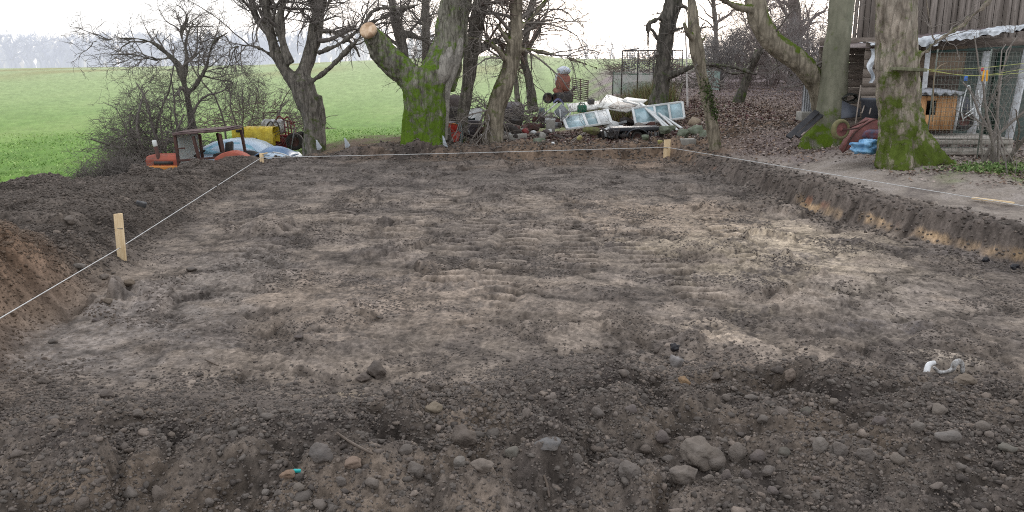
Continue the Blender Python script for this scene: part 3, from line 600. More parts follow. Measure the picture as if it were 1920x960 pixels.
b_moss=bark('bark_mossy',(.09,.075,.06),(.26,.225,.185),amt=.72,z0=.0,z1=3.0,up=.4,moss=(.085,.115,.022),patchc=(.30,.27,.22),sc=7,strength=1.0)
b_smooth=bark('bark_smooth',(.085,.085,.062),(.135,.13,.098),amt=.7,z0=-.2,z1=.9,up=.5,moss=(.085,.13,.015),sc=4,strength=.25); b_curve=bark('bark_curved',(.07,.06,.045),(.20,.175,.135),amt=.1,z0=0,z1=2,up=1.1,moss=(.07,.10,.015),sc=7)
wood_cut=NT('sawn_wood'); q=wood_cut.add('ShaderNodeTexNoise',Scale=8.0,Detail=4.0,Vector=wood_cut.co()).outputs['Fac']; wood_cut=wood_cut.done(wood_cut.mix(wood_cut.ramp(wood_cut.noise(3,3),(.5,0.),(.58,.75)),wood_cut.mix(wood_cut.ramp(q,(.4,0.),(.65,1.)),(.66,.50,.36),(.48,.33,.21)),(.28,.17,.10)),.8,.1)
# the pollarded willow with the sawn limb
Yw=22.6
wt=tree('pollard_willow','big mossy willow with one thick limb sawn off at a pale round cut',795,285,Yw,[
 [(795,285,0,88),(795,250,0,82),(796,200,0,80),(796,160,0,86),(800,130,.05,80)],
 [(800,180,0,60),(765,142,-.05,54),(735,115,-.15,50),(708,82,-.32,42),(690,56,-.85,30)],
 [(805,170,0,66),(822,130,.05,64),(838,95,.1,62),(848,50,.15,58),(856,0,.2,54),(866,-60,.3,48),(872,-120,.4,40)],
 [(842,170,.1,16),(848,120,.1,34),(862,80,.1,30),(868,50,.1,14)]],b_will,
 [dict(n=14,length=(.8,1.8),ang=(.5,1.2),grav=-.02,wig=.22,rr=.16,tmin=.5,K=8),dict(n=6,length=(.4,.9),ang=(.4,1.1),grav=-.03,wig=.25,rr=.6,K=6),dict(n=3,length=(.2,.5),ang=(.4,1),wig=.3,rr=.6,K=5)],TWG,seeds=[2],voxel=.035,rid=(.035,4.2),lump=.06)
e0=at(690,56,Yw-.85);e1=at(703,75,Yw-.48); dn=(e0-e1)/np.linalg.norm(e0-e1); g=np.array(wt.location)
mb=MB(); Mx=Matrix.Translation(Vector(e0-g+dn*.012))@Vector(dn).to_track_quat('Z','Y').to_matrix().to_4x4(); mb.lathe([(.001,.04),(.12,.04),(.2,.034),(.225,.01),(.23,-.08)],28,Mx); mb.build('sawn_face',wood_cut,wt,True,world=False)
# pale torn wood strip on the right of the willow
pw=bark('torn_wood',(.12,.112,.098),(.22,.205,.18),sc=12,strength=.8)
mb=MB(); P,R=limb3([(836,262,-.1,6),(838,212,-.12,9),(838,170,-.16,14),(846,140,-.16,20),(856,105,-.14,22),(864,70,-.05,12)],Yw); v,f=tubes(catmull(P,24)[None],np.interp(np.linspace(0,1,24),np.linspace(0,1,6),R)[None],10); mb.raw(v,[tuple(x) for x in f]); mb.build('torn_strip',pw,wt,True)
mb=MB(); P,R=limb3([(814,168,-.36,8),(826,142,-.245,36),(838,112,-.20,36),(848,86,-.16,16)],Yw); C_=catmull(P,20); R_=np.interp(np.linspace(0,1,20),np.linspace(0,1,4),R); v,f=tubes(C_[None],R_[None],12); mb.raw(v,[tuple(x) for x in f]); mb.build('bare_patch',pw,wt,True)
# left multi stemmed tree
tree('bare_tree','bare grey tree forking low into spreading limbs left of the willow',587,278,26,[
 [(590,282,0,46),(588,245,0,38),(580,205,0,38),(572,175,0,44),(566,150,0,40)],
 [(562,165,0,25),(540,140,0,23),(520,105,0,21),(505,60,0,20),(498,10,0,19),(490,-60,0,16)],
 [(566,150,0,30),(578,110,.2,25),(590,70,.3,26),(596,20,.4,24),(600,-60,.5,18)],
 [(508,75,.1,10),(480,30,.2,14),(470,-10,.3,14),(455,-60,.3,10)],
 [(545,120,-.2,18),(530,80,-.2,16),(524,40,-.2,18),(533,0,-.2,12),(540,-40,-.2,8)],
 [(596,100,0,10),(640,80,-.4,9),(670,58,-.7,8),(720,32,-.9,7),(780,12,-1,5)],
 [(605,270,.2,18),(600,225,.2,22),(592,180,.1,24)],
 [(588,150,0,9),(615,130,-.3,9),(650,95,-.6,9),(672,72,-.9,8),(700,20,-1.2,8),(760,15,-1.4,7),(810,0,-1.5,5)],
 [(520,112,0,8),(490,92,-.4,7),(460,85,-.7,6),(430,92,-1,4)]],b_grey,LV(9,8,5,-.015),TWG,seeds=[1,2,3,4,5,7,8],voxel=.05,rid=(.02,4))
# slim trees behind the willow
tree('slim_tree','slim leaning trunk seen through the willow fork',760,250,30,[[(775,240,0,22),(765,150,0,20),(752,80,0,19),(738,20,0,18),(728,-50,0,14)],[(748,60,0,12),(790,72,0,9),(810,85,.2,8)]],b_grey,LV(8,6,4),TWG,base_z=.1,voxel=.05,rid=(.012,4),group='slim trees behind the willow')
tree('slim_tree','straight slim trunk just left of the mossy willow top',800,250,31,[[(800,250,0,18),(800,120,0,16),(798,40,0,15),(798,-50,0,13)]],b_grey,LV(10,6,4),TWG,base_z=.1,voxel=.05,rid=(.012,4),group='slim trees behind the willow')
tree('slim_tree','greenish trunk leaning right between the willow and the forked grey tree',860,272,24,[[(862,276,0,26),(866,230,0,24),(876,170,0,24),(884,110,0,26),(893,50,0,28),(902,-10,.1,24),(910,-60,.1,20)],[(884,105,0,14),(915,85,.1,12),(935,75,.3,8)]],b_grey,LV(8,6,4,-.01),TWR,base_z=.2,voxel=.04,rid=(.012,4),group='slim trees behind the willow')
tree('bare_tree','grey tree with twisted base and thick twiggy top right of the willow',922,270,23.5,[
 [(924,275,0,44),(925,240,0,38),(928,205,0,36),(945,160,.0,34),(958,120,.1,32),(965,70,.1,26),(968,10,.1,24),(972,-60,.1,20)],
 [(955,125,0,14),(935,95,-.2,10),(905,75,-.3,7),(870,70,-.4,5)],[(935,170,0,12),(920,205,-.1,12),(918,230,-.1,8)],[(965,95,0,12),(1000,95,.2,8),(1060,108,.4,6),(1120,128,.6,4)],[(966,60,0,10),(1000,30,.2,8),(1040,-20,.3,6)],[(962,90,0,9),(930,40,-.3,7),(915,-20,-.4,6)],[(960,110,.1,26),(965,70,.1,24),(968,10,.1,22),(972,-60,.1,18)]],b_curve,LV(8,7,4,-.03,m=.15),TWP,seeds=[1,2,3,4,5,6],voxel=.04,rid=(.02,5))
tree('slim_tree','dark slanting trunk behind the twisted grey tree',997,190,34,[[(998,195,0,20),(992,150,0,18),(982,110,0,16),(988,60,0,13),(1000,0,0,10),(1012,-50,0,8)],[(985,100,0,8),(1010,60,.2,6),(1030,10,.3,5)]],b_dark,LV(10,7,4),TWR,voxel=.05,rid=(.012,4),group='slim trees behind the willow')
tree('slim_tree','short thin trunk left of the dark slanting trunk',970,190,34,[[(971,195,0,12),(968,150,0,10),(960,100,0,8),(955,40,0,6)]],b_grey,LV(9,6,4),TWG,voxel=.05,rid=(.01,4),group='slim trees behind the willow')
# right hand trees
tree('dark_tree','dark rough trunk with broken side limbs behind the white windows',1235,192,27,[
 [(1235,196,0,44),(1238,165,0,32),(1243,120,0,30),(1250,60,0,30),(1264,0,0,30),(1272,-50,.1,28)],[(1247,30,0,8),(1228,38,-.2,9),(1214,48,-.3,9),(1216,66,-.3,5)],[(1215,48,-.3,6),(1216,90,-.3,4),(1217,125,-.3,3)],[(1220,52,-.3,6),(1235,75,-.1,8),(1240,88,0,9)],[(1260,15,0,8),(1282,12,-.2,9),(1288,24,-.2,5)],[(1248,60,0,9),(1270,55,-.2,6),(1285,50,-.3,3)],[(1245,145,0,16),(1275,135,-.3,12),(1310,122,-.6,9),(1370,125,-1,7),(1420,140,-1.3,5)]],b_dark,[dict(n=6,length=(.4,1.0),ang=(.6,1.3),grav=-.02,wig=.25,rr=.25,tmin=.2,K=7),dict(n=4,length=(.2,.5),ang=(.4,1.1),wig=.3,rr=.6,K=5)],TWG,voxel=.04,rid=(.03,5))
tr=tree('ivy_tree','slender pale trunk with a strip of dark ivy on its right side',1335,272,20.5,[[(1340,274,0,22),(1334,230,0,21),(1324,180,0,20),(1312,120,0,22),(1304,75,0,22),(1298,20,0,17),(1296,-50,0,15)],[(1308,80,0,12),(1290,62,-.2,8),(1282,42,-.2,5)],[(1304,70,0,6),(1318,75,0,5),(1325,62,0,3)]],b_curve,[dict(n=5,length=(.4,.9),ang=(.6,1.3),wig=.25,rr=.2,tmin=.3,K=7),dict(n=4,length=(.2,.5),ang=(.4,1.1),wig=.3,rr=.6,K=5)],TWG,voxel=.03,rid=(.008,5))
def leaves(n,f,size,cols,seed=0):
    """small leaf faces: centres from f(n)"""
    P=f(n); a=rng.normal(size=(n,3)); a/=np.linalg.norm(a,axis=1,keepdims=True); b=rng.normal(size=(n,3)); b-=a*(a*b).sum(1,keepdims=True); b/=np.linalg.norm(b,axis=1,keepdims=True)
    s=size*rng.uniform(.6,1.3,n)[:,None]; V=np.stack([P-a*s,P+b*s*.55,P+a*s,P-b*s*.55],1).reshape(-1,3); Fq=np.arange(4*n).reshape(n,4)
    c=np.array(cols)[rng.integers(0,len(cols),n)]*rng.uniform(.7,1.3,n)[:,None]; return V,Fq,np.repeat(c,4,0)
lfm=attrmat('leaf',.7,(),.3,.2)
def fi(n):
    t=rng.uniform(0,1,n); cx=np.interp(t,[0,.5,1],[1318,1330,1340]); cy=np.interp(t,[0,1],[145,232]); P=np.array([at(a,b,20.42) for a,b in zip(cx,cy)]); return P+rng.normal(0,1,(n,3))*np.array([.055,.05,.03])*(.5+np.sin(t*PI))[:,None]
v,f,c=leaves(1500,fi,.028,[(.035,.065,.012),(.06,.10,.02),(.03,.045,.012)]); mesh_obj('ivy',v,f,lfm,tr,tint=c)
tree('curved_tree','tree trunk curving down from upper left against the smooth olive trunk',1542,200,18.6,[
 [(1553,215,0,52),(1543,180,0,46),(1528,150,-.1,42),(1495,112,-.2,42),(1455,82,-.25,40),(1428,48,-.25,38),(1417,10,-.25,36),(1412,-50,-.25,30)],[(1425,25,-.25,20),(1405,18,-.4,15),(1375,10,-.5,13),(1350,-5,-.6,12),(1320,-30,-.7,10)]],b_curve,[dict(n=7,length=(.6,1.6),ang=(.5,1.2),grav=-.02,wig=.25,rr=.18,tmin=.2,K=8),dict(n=5,length=(.3,.8),ang=(.4,1.1),wig=.3,rr=.6,K=6)],TWG,voxel=.035,rid=(.014,5))
tree('smooth_tree','smooth olive grey trunk with a mossy flared foot beside the wheelbarrow',1557,255,18.2,[
 [(1546,266,0,84),(1553,245,0,64),(1557,215,0,55),(1562,170,0,52),(1567,110,0,48),(1574,50,0,45),(1580,0,0,44),(1588,-70,0,42)],[(1550,240,-.1,34),(1535,252,-.2,26),(1515,262,-.25,16)]],b_smooth,[dict(n=4,length=(.8,1.6),ang=(.7,1.3),grav=-.03,wig=.2,rr=.08,tmin=.6,K=8),dict(n=5,length=(.3,.8),ang=(.4,1.1),wig=.3,rr=.6,K=6)],TWP,voxel=.035,rid=(.006,3),lump=.02)
mt=tree('mossy_tree','broad mossy trunk with scaly bark and a small shelf on the right',1700,305,14.4,[
 [(1686,312,0,84),(1687,275,0,76),(1686,220,0,72),(1684,160,0,73),(1682,100,0,74),(1681,40,0,74),(1684,-60,0,70)],[(1700,215,0,54),(1720,262,-.05,50),(1748,290,-.1,42),(1775,305,-.15,26),(1795,312,-.15,12)],[(1698,235,.02,52),(1718,280,-.05,62),(1738,318,-.1,60)],[(1665,250,0,34),(1662,290,0,36),(1660,312,0,38)],[(1690,270,-.25,40),(1688,300,-.35,46),(1686,322,-.4,44),(1686,345,-.38,42)],
 [(1720,110,-.1,14),(1740,92,-.2,12),(1765,72,-.3,11),(1800,50,-.4,11),(1830,25,-.5,9),(1880,-20,-.6,7)],[(1752,78,-.25,7),(1746,50,-.2,6),(1738,10,-.2,5),(1735,-40,-.2,5)]],b_moss,[dict(n=6,length=(.5,1.3),ang=(.5,1.3),grav=-.02,wig=.25,rr=.3,tmin=.15,K=8,rmin=.003),dict(n=5,length=(.3,.7),ang=(.4,1.1),wig=.3,rr=.6,K=6,rmin=.002)],TWP,seeds=[5,6],voxel=.022,rid=(.028,6),lump=.03)
# the nailed shelf on the trunk
P0=at(1703,130,13.93); mb=MB(); mb.box(P0,(.5,.3,.055),Euler((0,.05,0))); mb.build('shelf',bark('mossy_board',(.07,.07,.045),(.13,.13,.085),sc=6),mt,bevel=.004)
# stems leaning about on the slope
tree('leaning_stump','leaning cut stem with drooping arched branches on the leaf slope',1390,182,30,[[(1386,186,0,20),(1396,158,0,17),(1408,128,-.1,16),(1418,105,-.2,15),(1425,95,-.2,13)],[(1405,135,0,6),(1370,138,-.3,5),(1345,125,-.5,4),(1320,128,-.6,3)],[(1420,100,-.2,6),(1440,85,-.4,5),(1455,110,-.6,4),(1462,150,-.6,3)]],b_dark,[dict(n=6,length=(.6,1.4),ang=(.5,1.3),grav=-.07,wig=.2,rr=.3,tmin=.2,K=8),dict(n=4,length=(.3,.8),ang=(.4,1.1),grav=-.05,wig=.3,rr=.6,K=6)],TWG,voxel=.04,rid=(.01,5))
def stems(name,label,px,py,Y,n,h,spread,levels,mat,group=None,r=.03,cat='shrub',lean=(0,0),bz=None):
    g=at(px,py,Y); g[2]=gz(g[0],Y) if bz is None else bz; t=thing(name,label,cat,tuple(g),group=group); K=10
    a=rng.uniform(0,2*PI,n); tl=rng.uniform(.1,1,n)*spread; d=np.stack([np.cos(a)*tl+lean[0],np.sin(a)*tl*.8+lean[1],np.ones(n)],1); d/=np.linalg.norm(d,axis=1,keepdims=True)
    P=np.zeros((n,K,3)); P[:,0]=g+np.stack([np.cos(a),np.sin(a),a*0],1)*rng.uniform(.02,.25,n)[:,None]-np.array([0,0,.15]); L_=(h*rng.uniform(.55,1.05,n)/(K-1))[:,None]
    for k in range(1,K):
        d=d+rng.normal(0,.2,(n,3)); d/=np.linalg.norm(d,axis=1,keepdims=True); P[:,k]=P[:,k-1]+d*L_
    R=(r*rng.uniform(.5,1.2,n))[:,None]*np.linspace(1,.3,K)[None]; v,f=tubes(P,R,6); mesh_obj('stems',v,f,mat,t,True)
    v,f=crown(P,R,levels); mesh_obj('twigs',v,f,mat,t); return t
stems('thorn_shrub','tall tangled thorn shrub with arching twigs above the orange tractor',315,300,24,10,4.5,.32,[dict(n=12,length=(.9,1.8),ang=(.5,1.3),grav=-.07,wig=.28,rr=.5,tmin=.25,K=9),dict(n=9,length=(.5,1.2),ang=(.4,1.2),grav=-.05,wig=.28,rr=.6,K=7),dict(n=4,length=(.25,.6),ang=(.4,1.1),wig=.3,rr=.7,K=5,rmin=.005)],TWG,r=.065,lean=(-.08,0))
tree('arching_tree','crooked old thorn tree arching to the left over the meadow',360,250,25,[[(362,258,0,17),(357,215,0,15),(348,170,0,13),(335,125,0,11),(310,98,0,9),(280,78,-.2,8),(240,72,-.4,6),(190,76,-.6,4),(165,82,-.7,3)],[(345,150,0,8),(350,100,.2,7),(340,65,.3,6),(355,30,.4,4)],[(320,108,0,6),(290,112,-.3,5),(250,105,-.6,4),(215,125,-.8,3)],[(352,180,0,7),(385,130,.3,6),(400,80,.4,5),(430,60,.5,4)]],b_dark,[dict(n=10,length=(.8,1.7),ang=(.4,1.1),grav=-.03,wig=.22,rr=.6,tmin=.2,K=8),dict(n=8,length=(.4,1.0),ang=(.4,1.1),grav=-.03,wig=.28,rr=.6,K=6),dict(n=4,length=(.2,.5),ang=(.4,1.1),wig=.3,rr=.7,K=5,rmin=.005)],TWG,voxel=.04,rid=(.01,5),base_z=-.5)
stems('thorn_shrub','looser grey shrub between the arching thorn and the forked tree',440,270,28,7,4.6,.3,[dict(n=9,length=(1.0,2.0),ang=(.4,1.2),grav=.0,wig=.22,rr=.5,tmin=.2,K=9),dict(n=8,length=(.5,1.1),ang=(.4,1.1),grav=.0,wig=.28,rr=.6,K=7),dict(n=3,length=(.25,.6),ang=(.4,1.1),wig=.3,rr=.7,K=5,rmin=.005)],TWP,r=.05)
for px,py,Y,h,lab in [(225,322,20,1.0,'low dark bramble heap in front of the thorn shrub'),(165,330,19.5,.7,'lowest bramble tuft at the meadow edge'),(250,296,24.5,.9,'bramble heap just behind the orange bonnet')]:
    stems('bramble_bush',lab,px,py,Y,26,h,.85,[dict(n=9,length=(.35,.8),ang=(.4,1.3),grav=-.12,wig=.34,rr=.6,tmin=.1,K=8),dict(n=6,length=(.25,.7),ang=(.4,1.2),grav=-.05,wig=.3,rr=.7,K=5,rmin=.005)],TWG,r=.014,cat='bush',bz=max(gz(at(px,py,Y)[0],Y),-.6))
# ------------------------------------------------------------------ machinery behind the left heap
def pw_(px,Y): return px*Y/F
red=surf('faded_red',tuple(srgb(176,92,72)),tuple(srgb(150,74,60)),4,.6,.4); org=surf('faded_orange',tuple(srgb(222,150,70)),tuple(srgb(196,120,56)),4,.6,.35)
rust=surf('rusty_brown',tuple(srgb(92,62,56)),tuple(srgb(66,48,46)),8,.85,.4); blk=surf('black_rubber',(.018,.018,.02),(.035,.033,.03),6,.75,.4); drk=surf('dark_metal',(.04,.04,.045),(.07,.06,.055),8,.6,.4)
white=surf('dirty_white',(.72,.74,.74),(.58,.60,.60),3,.55,.3,(.2,.18,.15)); grey=surf('grey_paint',(.30,.32,.33),(.22,.23,.24),4,.6,.4); yel=surf('yellow_plastic',tuple(srgb(228,204,72)),tuple(srgb(196,168,50)),4,.5,.45,(.14,.11,.05))
def glassmat(name,c,rough=.08,alpha=.35):
    if name in MC: return MC[name]
    m=NT(name); m.b.inputs['Transmission Weight'].default_value=0; m.set(m.b.inputs['Alpha'],m.mix(m.ramp(m.noise(3,5),(.35,0.),(.7,1.)),alpha,min(1,alpha+.3))); MC[name]=m.done(c,rough,.6); return MC[name]
def wheel(parent,c,r,w,axis='Y',rimc=None,tread=True):
    M=Matrix.Translation(Vector(c))@(Matrix.Rotation(PI/2,4,'X') if axis=='Y' else Matrix.Rotation(PI/2,4,'Y'))
    mb=MB(); mb.lathe([(r*.55,-w*.4),(r*.62,-w*.5),(r*.9,-w*.5),(r,-w*.3),(r,w*.3),(r*.9,w*.5),(r*.62,w*.5),(r*.55,w*.4)],28,M,False); ty=mb.build('tyre',blk,parent,True,world=False)
    mb=MB(); mb.lathe([(.02,-w*.15),(r*.3,-w*.2),(r*.5,-w*.36),(r*.58,-w*.42),(r*.58,w*.42),(r*.5,w*.36),(r*.3,w*.2),(.02,w*.15)],24,M); mb.build('rim',rimc or rust,ty,True,world=False); return ty
Yt=22.5; O=at(345,300,Yt); gzt=gz(O[0],Yt); O[2]=gzt
def zt(py,Y=Yt,o=None): return CAMZ-(py-HY)*Y/F*1.0-(gzt if o is None else o)
tz=lambda py: at(960,py,Yt)[2]-gzt
tx=lambda px: at(px,280,Yt)[0]-O[0]
t=thing('tractor','old orange tractor with open brown cab frame half hidden behind the heap','tractor',tuple(O))
mb=MB(); x0,x1=tx(282),tx(347); zt0,zt1=tz(311),tz(289)
V=[];Fs=[]
prof=[(x0,.86),(x0+.02,.95),(x0+.12,1.0),(x1,1.06)]
for x,k in prof:
    for y,z in [(-.34,zt0),(-.36,zt0+.2*k),(-.3,zt0+(zt1-zt0)*k*.93),(-.2,zt0+(zt1-zt0)*k),(.2,zt0+(zt1-zt0)*k),(.3,zt0+(zt1-zt0)*k*.93),(.36,zt0+.2*k),(.34,zt0)]: V.append((x,y,z))
n=8
for i in range(3):
    for j in range(7): Fs.append((i*n+j,i*n+j+1,(i+1)*n+j+1,(i+1)*n+j))
Fs+=[tuple(range(8)),tuple(range(24,32))[::-1]]
mb.raw(V,Fs); mb.build('bonnet',red,t,bevel=.015,world=False)
mb=MB(); mb.box(((x0+x1)/2,-.345,zt0+.12),((x1-x0)*.55,.03,.09)); mb.build('side_grille',drk,t,world=False)
mb=MB(); mb.box((tx(311),0,tz(313.5)),(pw_(76,Yt),.78,pw_(11,Yt))); mb.build('chassis',org,t,bevel=.04,world=False)
mb=MB(); mb.box((tx(395),.0,tz(330)),(pw_(130,Yt),.5,.6)); mb.build('gearbox',org,t,bevel=.05,world=False)
mb=MB(); a=(tx(311),-.3,tz(330)); b=(tx(301),-.3,tz(273)); mb.tube([a,b],.055,10); st=mb.build('exhaust_stack',rust,t,True,world=False)
mb=MB(); mb.lathe([(.05,0),(.06,.02),(.06,.16),(.045,.175)],14,Matrix.Translation(Vector(b))@Matrix.Rotation(-.15,4,'Y')); mb.build('rain_cap',white,st,True,world=False)
# cab frame: leaning posts and a heavy roof rim
def P(px,py,y): return (tx(px),y,tz(py))
for (a,b) in [((350,312,-.6),(347,250,-.6)),((363,300,.6),(361,254,.6)),((387,292,-.6),(380,252,-.6)),((401,290,.6),(395,252,.6)),((434,288,-.6),(429,248,-.6)),((446,288,.6),(441,246,.6))]:
    mb=MB(); mb.bar(P(*a),P(*b),.088,.07); mb.build('cab_post',rust,t,bevel=.008,world=False)
mb=MB()
for y in (-.66,.6): mb.bar(P(345,249,y),P(443,241,y),.065,.06)
mb.bar(P(346,249,-.66),P(346,249,.6),.06); mb.bar(P(442,241,-.66),P(442,241,.6),.06)
mb.raw([P(345,246,-.7),P(443,238,-.7),P(443,237,.66),P(345,245,.66)],[(0,1,2,3)]); mb.build('cab_roof',surf('weathered_rim',tuple(srgb(120,100,100)),tuple(srgb(78,60,60)),9,.85,.5),t,world=False)
mb=MB(); mb.bar(P(351,297,-.62),P(447,289,-.62),.06); mb.bar(P(349,275,-.62),P(364,274,-.62),.04); mb.build('cab_rail',rust,t,bevel=.008,world=False)
mb=MB(); mb.raw([P(349,304,-.62),P(361,302,.5),P(360,255,.5),P(348,253,-.62)],[(0,1,2,3)]); mb.build('windscreen',glassmat('milky_glass',(.55,.62,.62),.2,.88),t,world=False)
mb=MB(); an=np.linspace(0,2*PI,20); c0=np.array(P(376,287,-.1)); mb.tube([c0+np.array([.17*math.cos(a)*.8,.19*math.sin(a),.17*math.cos(a)*.5]) for a in an],.016,6,cap=False); mb.tube([c0,c0+np.array([-.35,0,-.4])],.02,6); mb.build('steering_wheel',blk,t,True,world=False)
mb=MB(); mb.prism([(tx(426)+u*pw_(62,Yt),tz(300)+.33*math.sin(PI*(.1+.86*u))**.7) for u in np.linspace(0,1,14)]+[(tx(488),tz(306)),(tx(426),tz(306))],.5,Matrix.Translation((0,-.8,0))); mb.build('mudguard',red,t,world=False,bevel=.02)
mb=MB(); mb.box((tx(418),0,tz(291)),(.42,.5,.12)); mb.box((tx(430),0,tz(280)),(.1,.48,.42),Euler((0,.1,0))); mb.build('seat',blk,t,bevel=.04,world=False)
for y in (-.6,.6): wheel(t,(tx(452),y,.6),.6,.36,rimc=org)
for y in (-.6,.6): wheel(t,(tx(305),y,.42),.42,.24,rimc=org)
# pale blue saloon car behind the tractor cab
Yc=25.4; bluep=surf('pale_blue_paint',tuple(srgb(176,196,214)),tuple(srgb(170,190,208)),3,.35,.1,(.2,.19,.18),.05,.5); gl=surf('car_glass',tuple(srgb(110,160,186)),tuple(srgb(140,186,204)),2,.1,.15,(.2,.2,.2),.0,.6)
Xc=at(437,280,Yc)[0]; ztop=at(960,259,Yc)[2]; gc=ztop-1.36; t=thing('saloon_car','pale blue saloon car parked behind the cab of the orange tractor','car',(Xc,Yc,gc))
def carloft(rows,Wf):
    """rows: list of (x, z_bottom, z_top, half width bottom, half width top)"""
    V=[];Fs=[]
    for x,zb,zt_,wb,wt_ in rows: V+=[(x,-wb,zb),(x,-wb,zb+(zt_-zb)*.5),(x,-wt_,zt_-.04),(x,-wt_*.85,zt_),(x,wt_*.85,zt_),(x,wt_,zt_-.04),(x,wb,zb+(zt_-zb)*.5),(x,wb,zb)]
    for i in range(len(rows)-1):
        for j in range(7): Fs.append((i*8+j,i*8+j+1,(i+1)*8+j+1,(i+1)*8+j))
    Fs+=[tuple(range(8)),tuple(range(len(rows)*8-8,len(rows)*8))[::-1]]; return V,Fs
V,Fs=carloft([(-2.1,.35,.62,.7,.6),(-2.0,.25,.78,.8,.7),(-1.2,.2,.88,.82,.76),(-.9,.2,.9,.82,.78),(1.1,.2,.92,.82,.78),(1.9,.25,.88,.8,.72),(2.1,.35,.7,.72,.62)],1)
mb=MB(); mb.raw(V,Fs); mb.build('body',bluep,t,True,bevel=.02,world=False)
V,Fs=carloft([(-1.05,.88,.92,.76,.7),(-.75,.88,1.12,.76,.62),(-.4,.88,1.29,.76,.57),(0,.88,1.345,.76,.56),(.5,.88,1.335,.76,.56),(.9,.88,1.22,.76,.58),(1.35,.88,.94,.76,.66)],1)
mb=MB(); mb.raw(V,Fs); mb.build('roof',bluep,t,True,bevel=.01,world=False)
for poly in ([(-.72,.94),(-.62,1.08),(-.32,1.24),(-.12,1.28),(-.12,.94)],[(-.04,.94),(-.04,1.285),(.42,1.275),(.55,.94)],[(.63,.94),(.52,1.27),(.80,1.18),(1.05,.96)]):
    for sgn in (-1,1):
        # panes follow the tumblehome of the roof sides
        V=[(x,sgn*(.775-max(0,z-1.10)*1.02),z) for x,z in poly]; mb=MB(); mb.raw(V,[tuple(range(len(V)))]); mb.build('side_window',gl,t,world=False,solid=.02)
for x in (-1.35,1.35):
    for y in (-.72,.72): wheel(t,(x,y,.3),.3,.18,rimc=grey)
# loose blue bonnet lying on the bank
Yb=23.2; bl=surf('steel_blue_paint',tuple(srgb(98,130,164)),tuple(srgb(90,120,154)),3,.4,.15,(.1,.09,.08),.05,.5); g=at(518,292,Yb); t=thing('car_bonnet','loose steel blue car bonnet with whitish edge lying behind the far left peg','car panel',tuple(g))
mb=MB(); f=lambda u,v:((u-.5)*1.06,(v-.5)*1.0,.0+.27*math.sin(PI*min(1,max(0,u)))**.7*(.55+.45*math.sin(PI*v))); mb.sheet(f,16,10); mb.build('panel',bl,t,True,world=False,solid=.02)
mb=MB(); mb.tube([(( u-.5)*1.07,-.5,.0+.27*math.sin(PI*u)**.7*.55 if 0<u<1 else 0) for u in np.linspace(.55,1,8)],.02,6); mb.build('edge_trim',white,t,True,world=False)
# yellow plastic tank / container
Yy=27; g=at(478,275,Yy); t=thing('yellow_tank','yellow ribbed plastic tank with folded cover beside the red sprayer','tank',tuple(g)); s=Yy/F
def tanksheet(w0,w1,h0,h1,d,rib):
    mb=MB(); V=[];Fs=[];k=24
    return mb
mb=MB(); f=lambda u,v:((u-.5)*54*s+14*s,-.42*math.copysign(abs(math.cos(PI*v))**.35,math.cos(PI*v)),(8+29*abs(math.sin(PI*v))**.4)*s*(1+.03*math.sin(u*38))+.0); mb.sheet(f,48,10); mb.build('ribbed_cover',yel,t,True,world=False)
mb=MB(); mb.box((22*s,0,12*s),(24*s,.7,26*s)); mb.build('body',yel,t,bevel=.05,world=False)
mb=MB(); mb.box((-26*s,0,26*s),(22*s,.6,20*s)); mb.build('side_tank',yel,t,bevel=.07,world=False)
mb=MB(); mb.tube([(-12*s,-.44,38*s),(-12*s,-.45,20*s),(-10*s,-.44,2*s)],.03,6); mb.tube([(-26*s,-.34,30*s),(-16*s,-.36,31*s)],.05,6); mb.tube([(4*s,-.45,6*s),(12*s,-.44,18*s)],.02,6); mb.build('straps',blk,t,True,world=False)
# crop sprayer
Ys=28; g=at(528,278,Ys); s=Ys/F; redm=surf('machine_red',tuple(srgb(150,46,52)),tuple(srgb(108,34,40)),6,.6,.4); t=thing('crop_sprayer','crop sprayer with white tank in red tubular frame left of the forked tree','sprayer',tuple(g))
mb=MB(); mb.lathe([(.02,-22*s),(10*s,-21*s),(13.5*s,-17*s),(13.5*s,17*s),(10*s,21*s),(.02,22*s)],24,Matrix.Translation((-12*s,0,40*s))@Matrix.Rotation(PI/2,4,'Y')); tk=mb.build('tank',white,t,True,world=False)
mb=MB()
for k in (-18,-9): mb.tube([(k*s,-14*s,30*s),(k*s-2*s,-15.5*s,42*s),(k*s+5*s,-12*s,50*s),(k*s+11*s,-14.5*s,40*s),(k*s+11*s,-14*s,26*s)],.022,6)
mb.build('hose',blk,tk,True,world=False)
mb=MB(); rg=random.Random(4)
for x in (-22,-8,8,22): mb.bar((x*s,-.3,0),(x*s,-.3,27*s),.05)
for z in (4,14,24): mb.bar((-24*s,-.32,z*s),(26*s,-.32,z*s),.05)
for x in (12,18,24,30): mb.bar((x*s,-.1,0),((x-3)*s,-.1,(58-x*.3)*s),.04)
for z in (30,40,52): mb.bar((8*s,-.12,z*s),(30*s,-.12,(z-4)*s),.04)
mb.tube([(-4*s,-.2,52*s),(2*s,-.2,60*s),(10*s,-.2,54*s),(18*s,-.2,58*s),(26*s,-.2,44*s)],.028,6); mb.build('frame',redm,t,world=False)
mb=MB(); mb.box((-2*s,0,15*s),(40*s,.5,20*s)); mb.build('side_panel',redm,t,bevel=.02,world=False)
for y in (-.4,.4): wheel(t,(31*s,y,14*s),16*s,.16)
mb=MB(); mb.bar((24*s,-.5,-4*s),(34*s,-.5,40*s),.035); mb.build('prop_bar',grey,t,world=False)
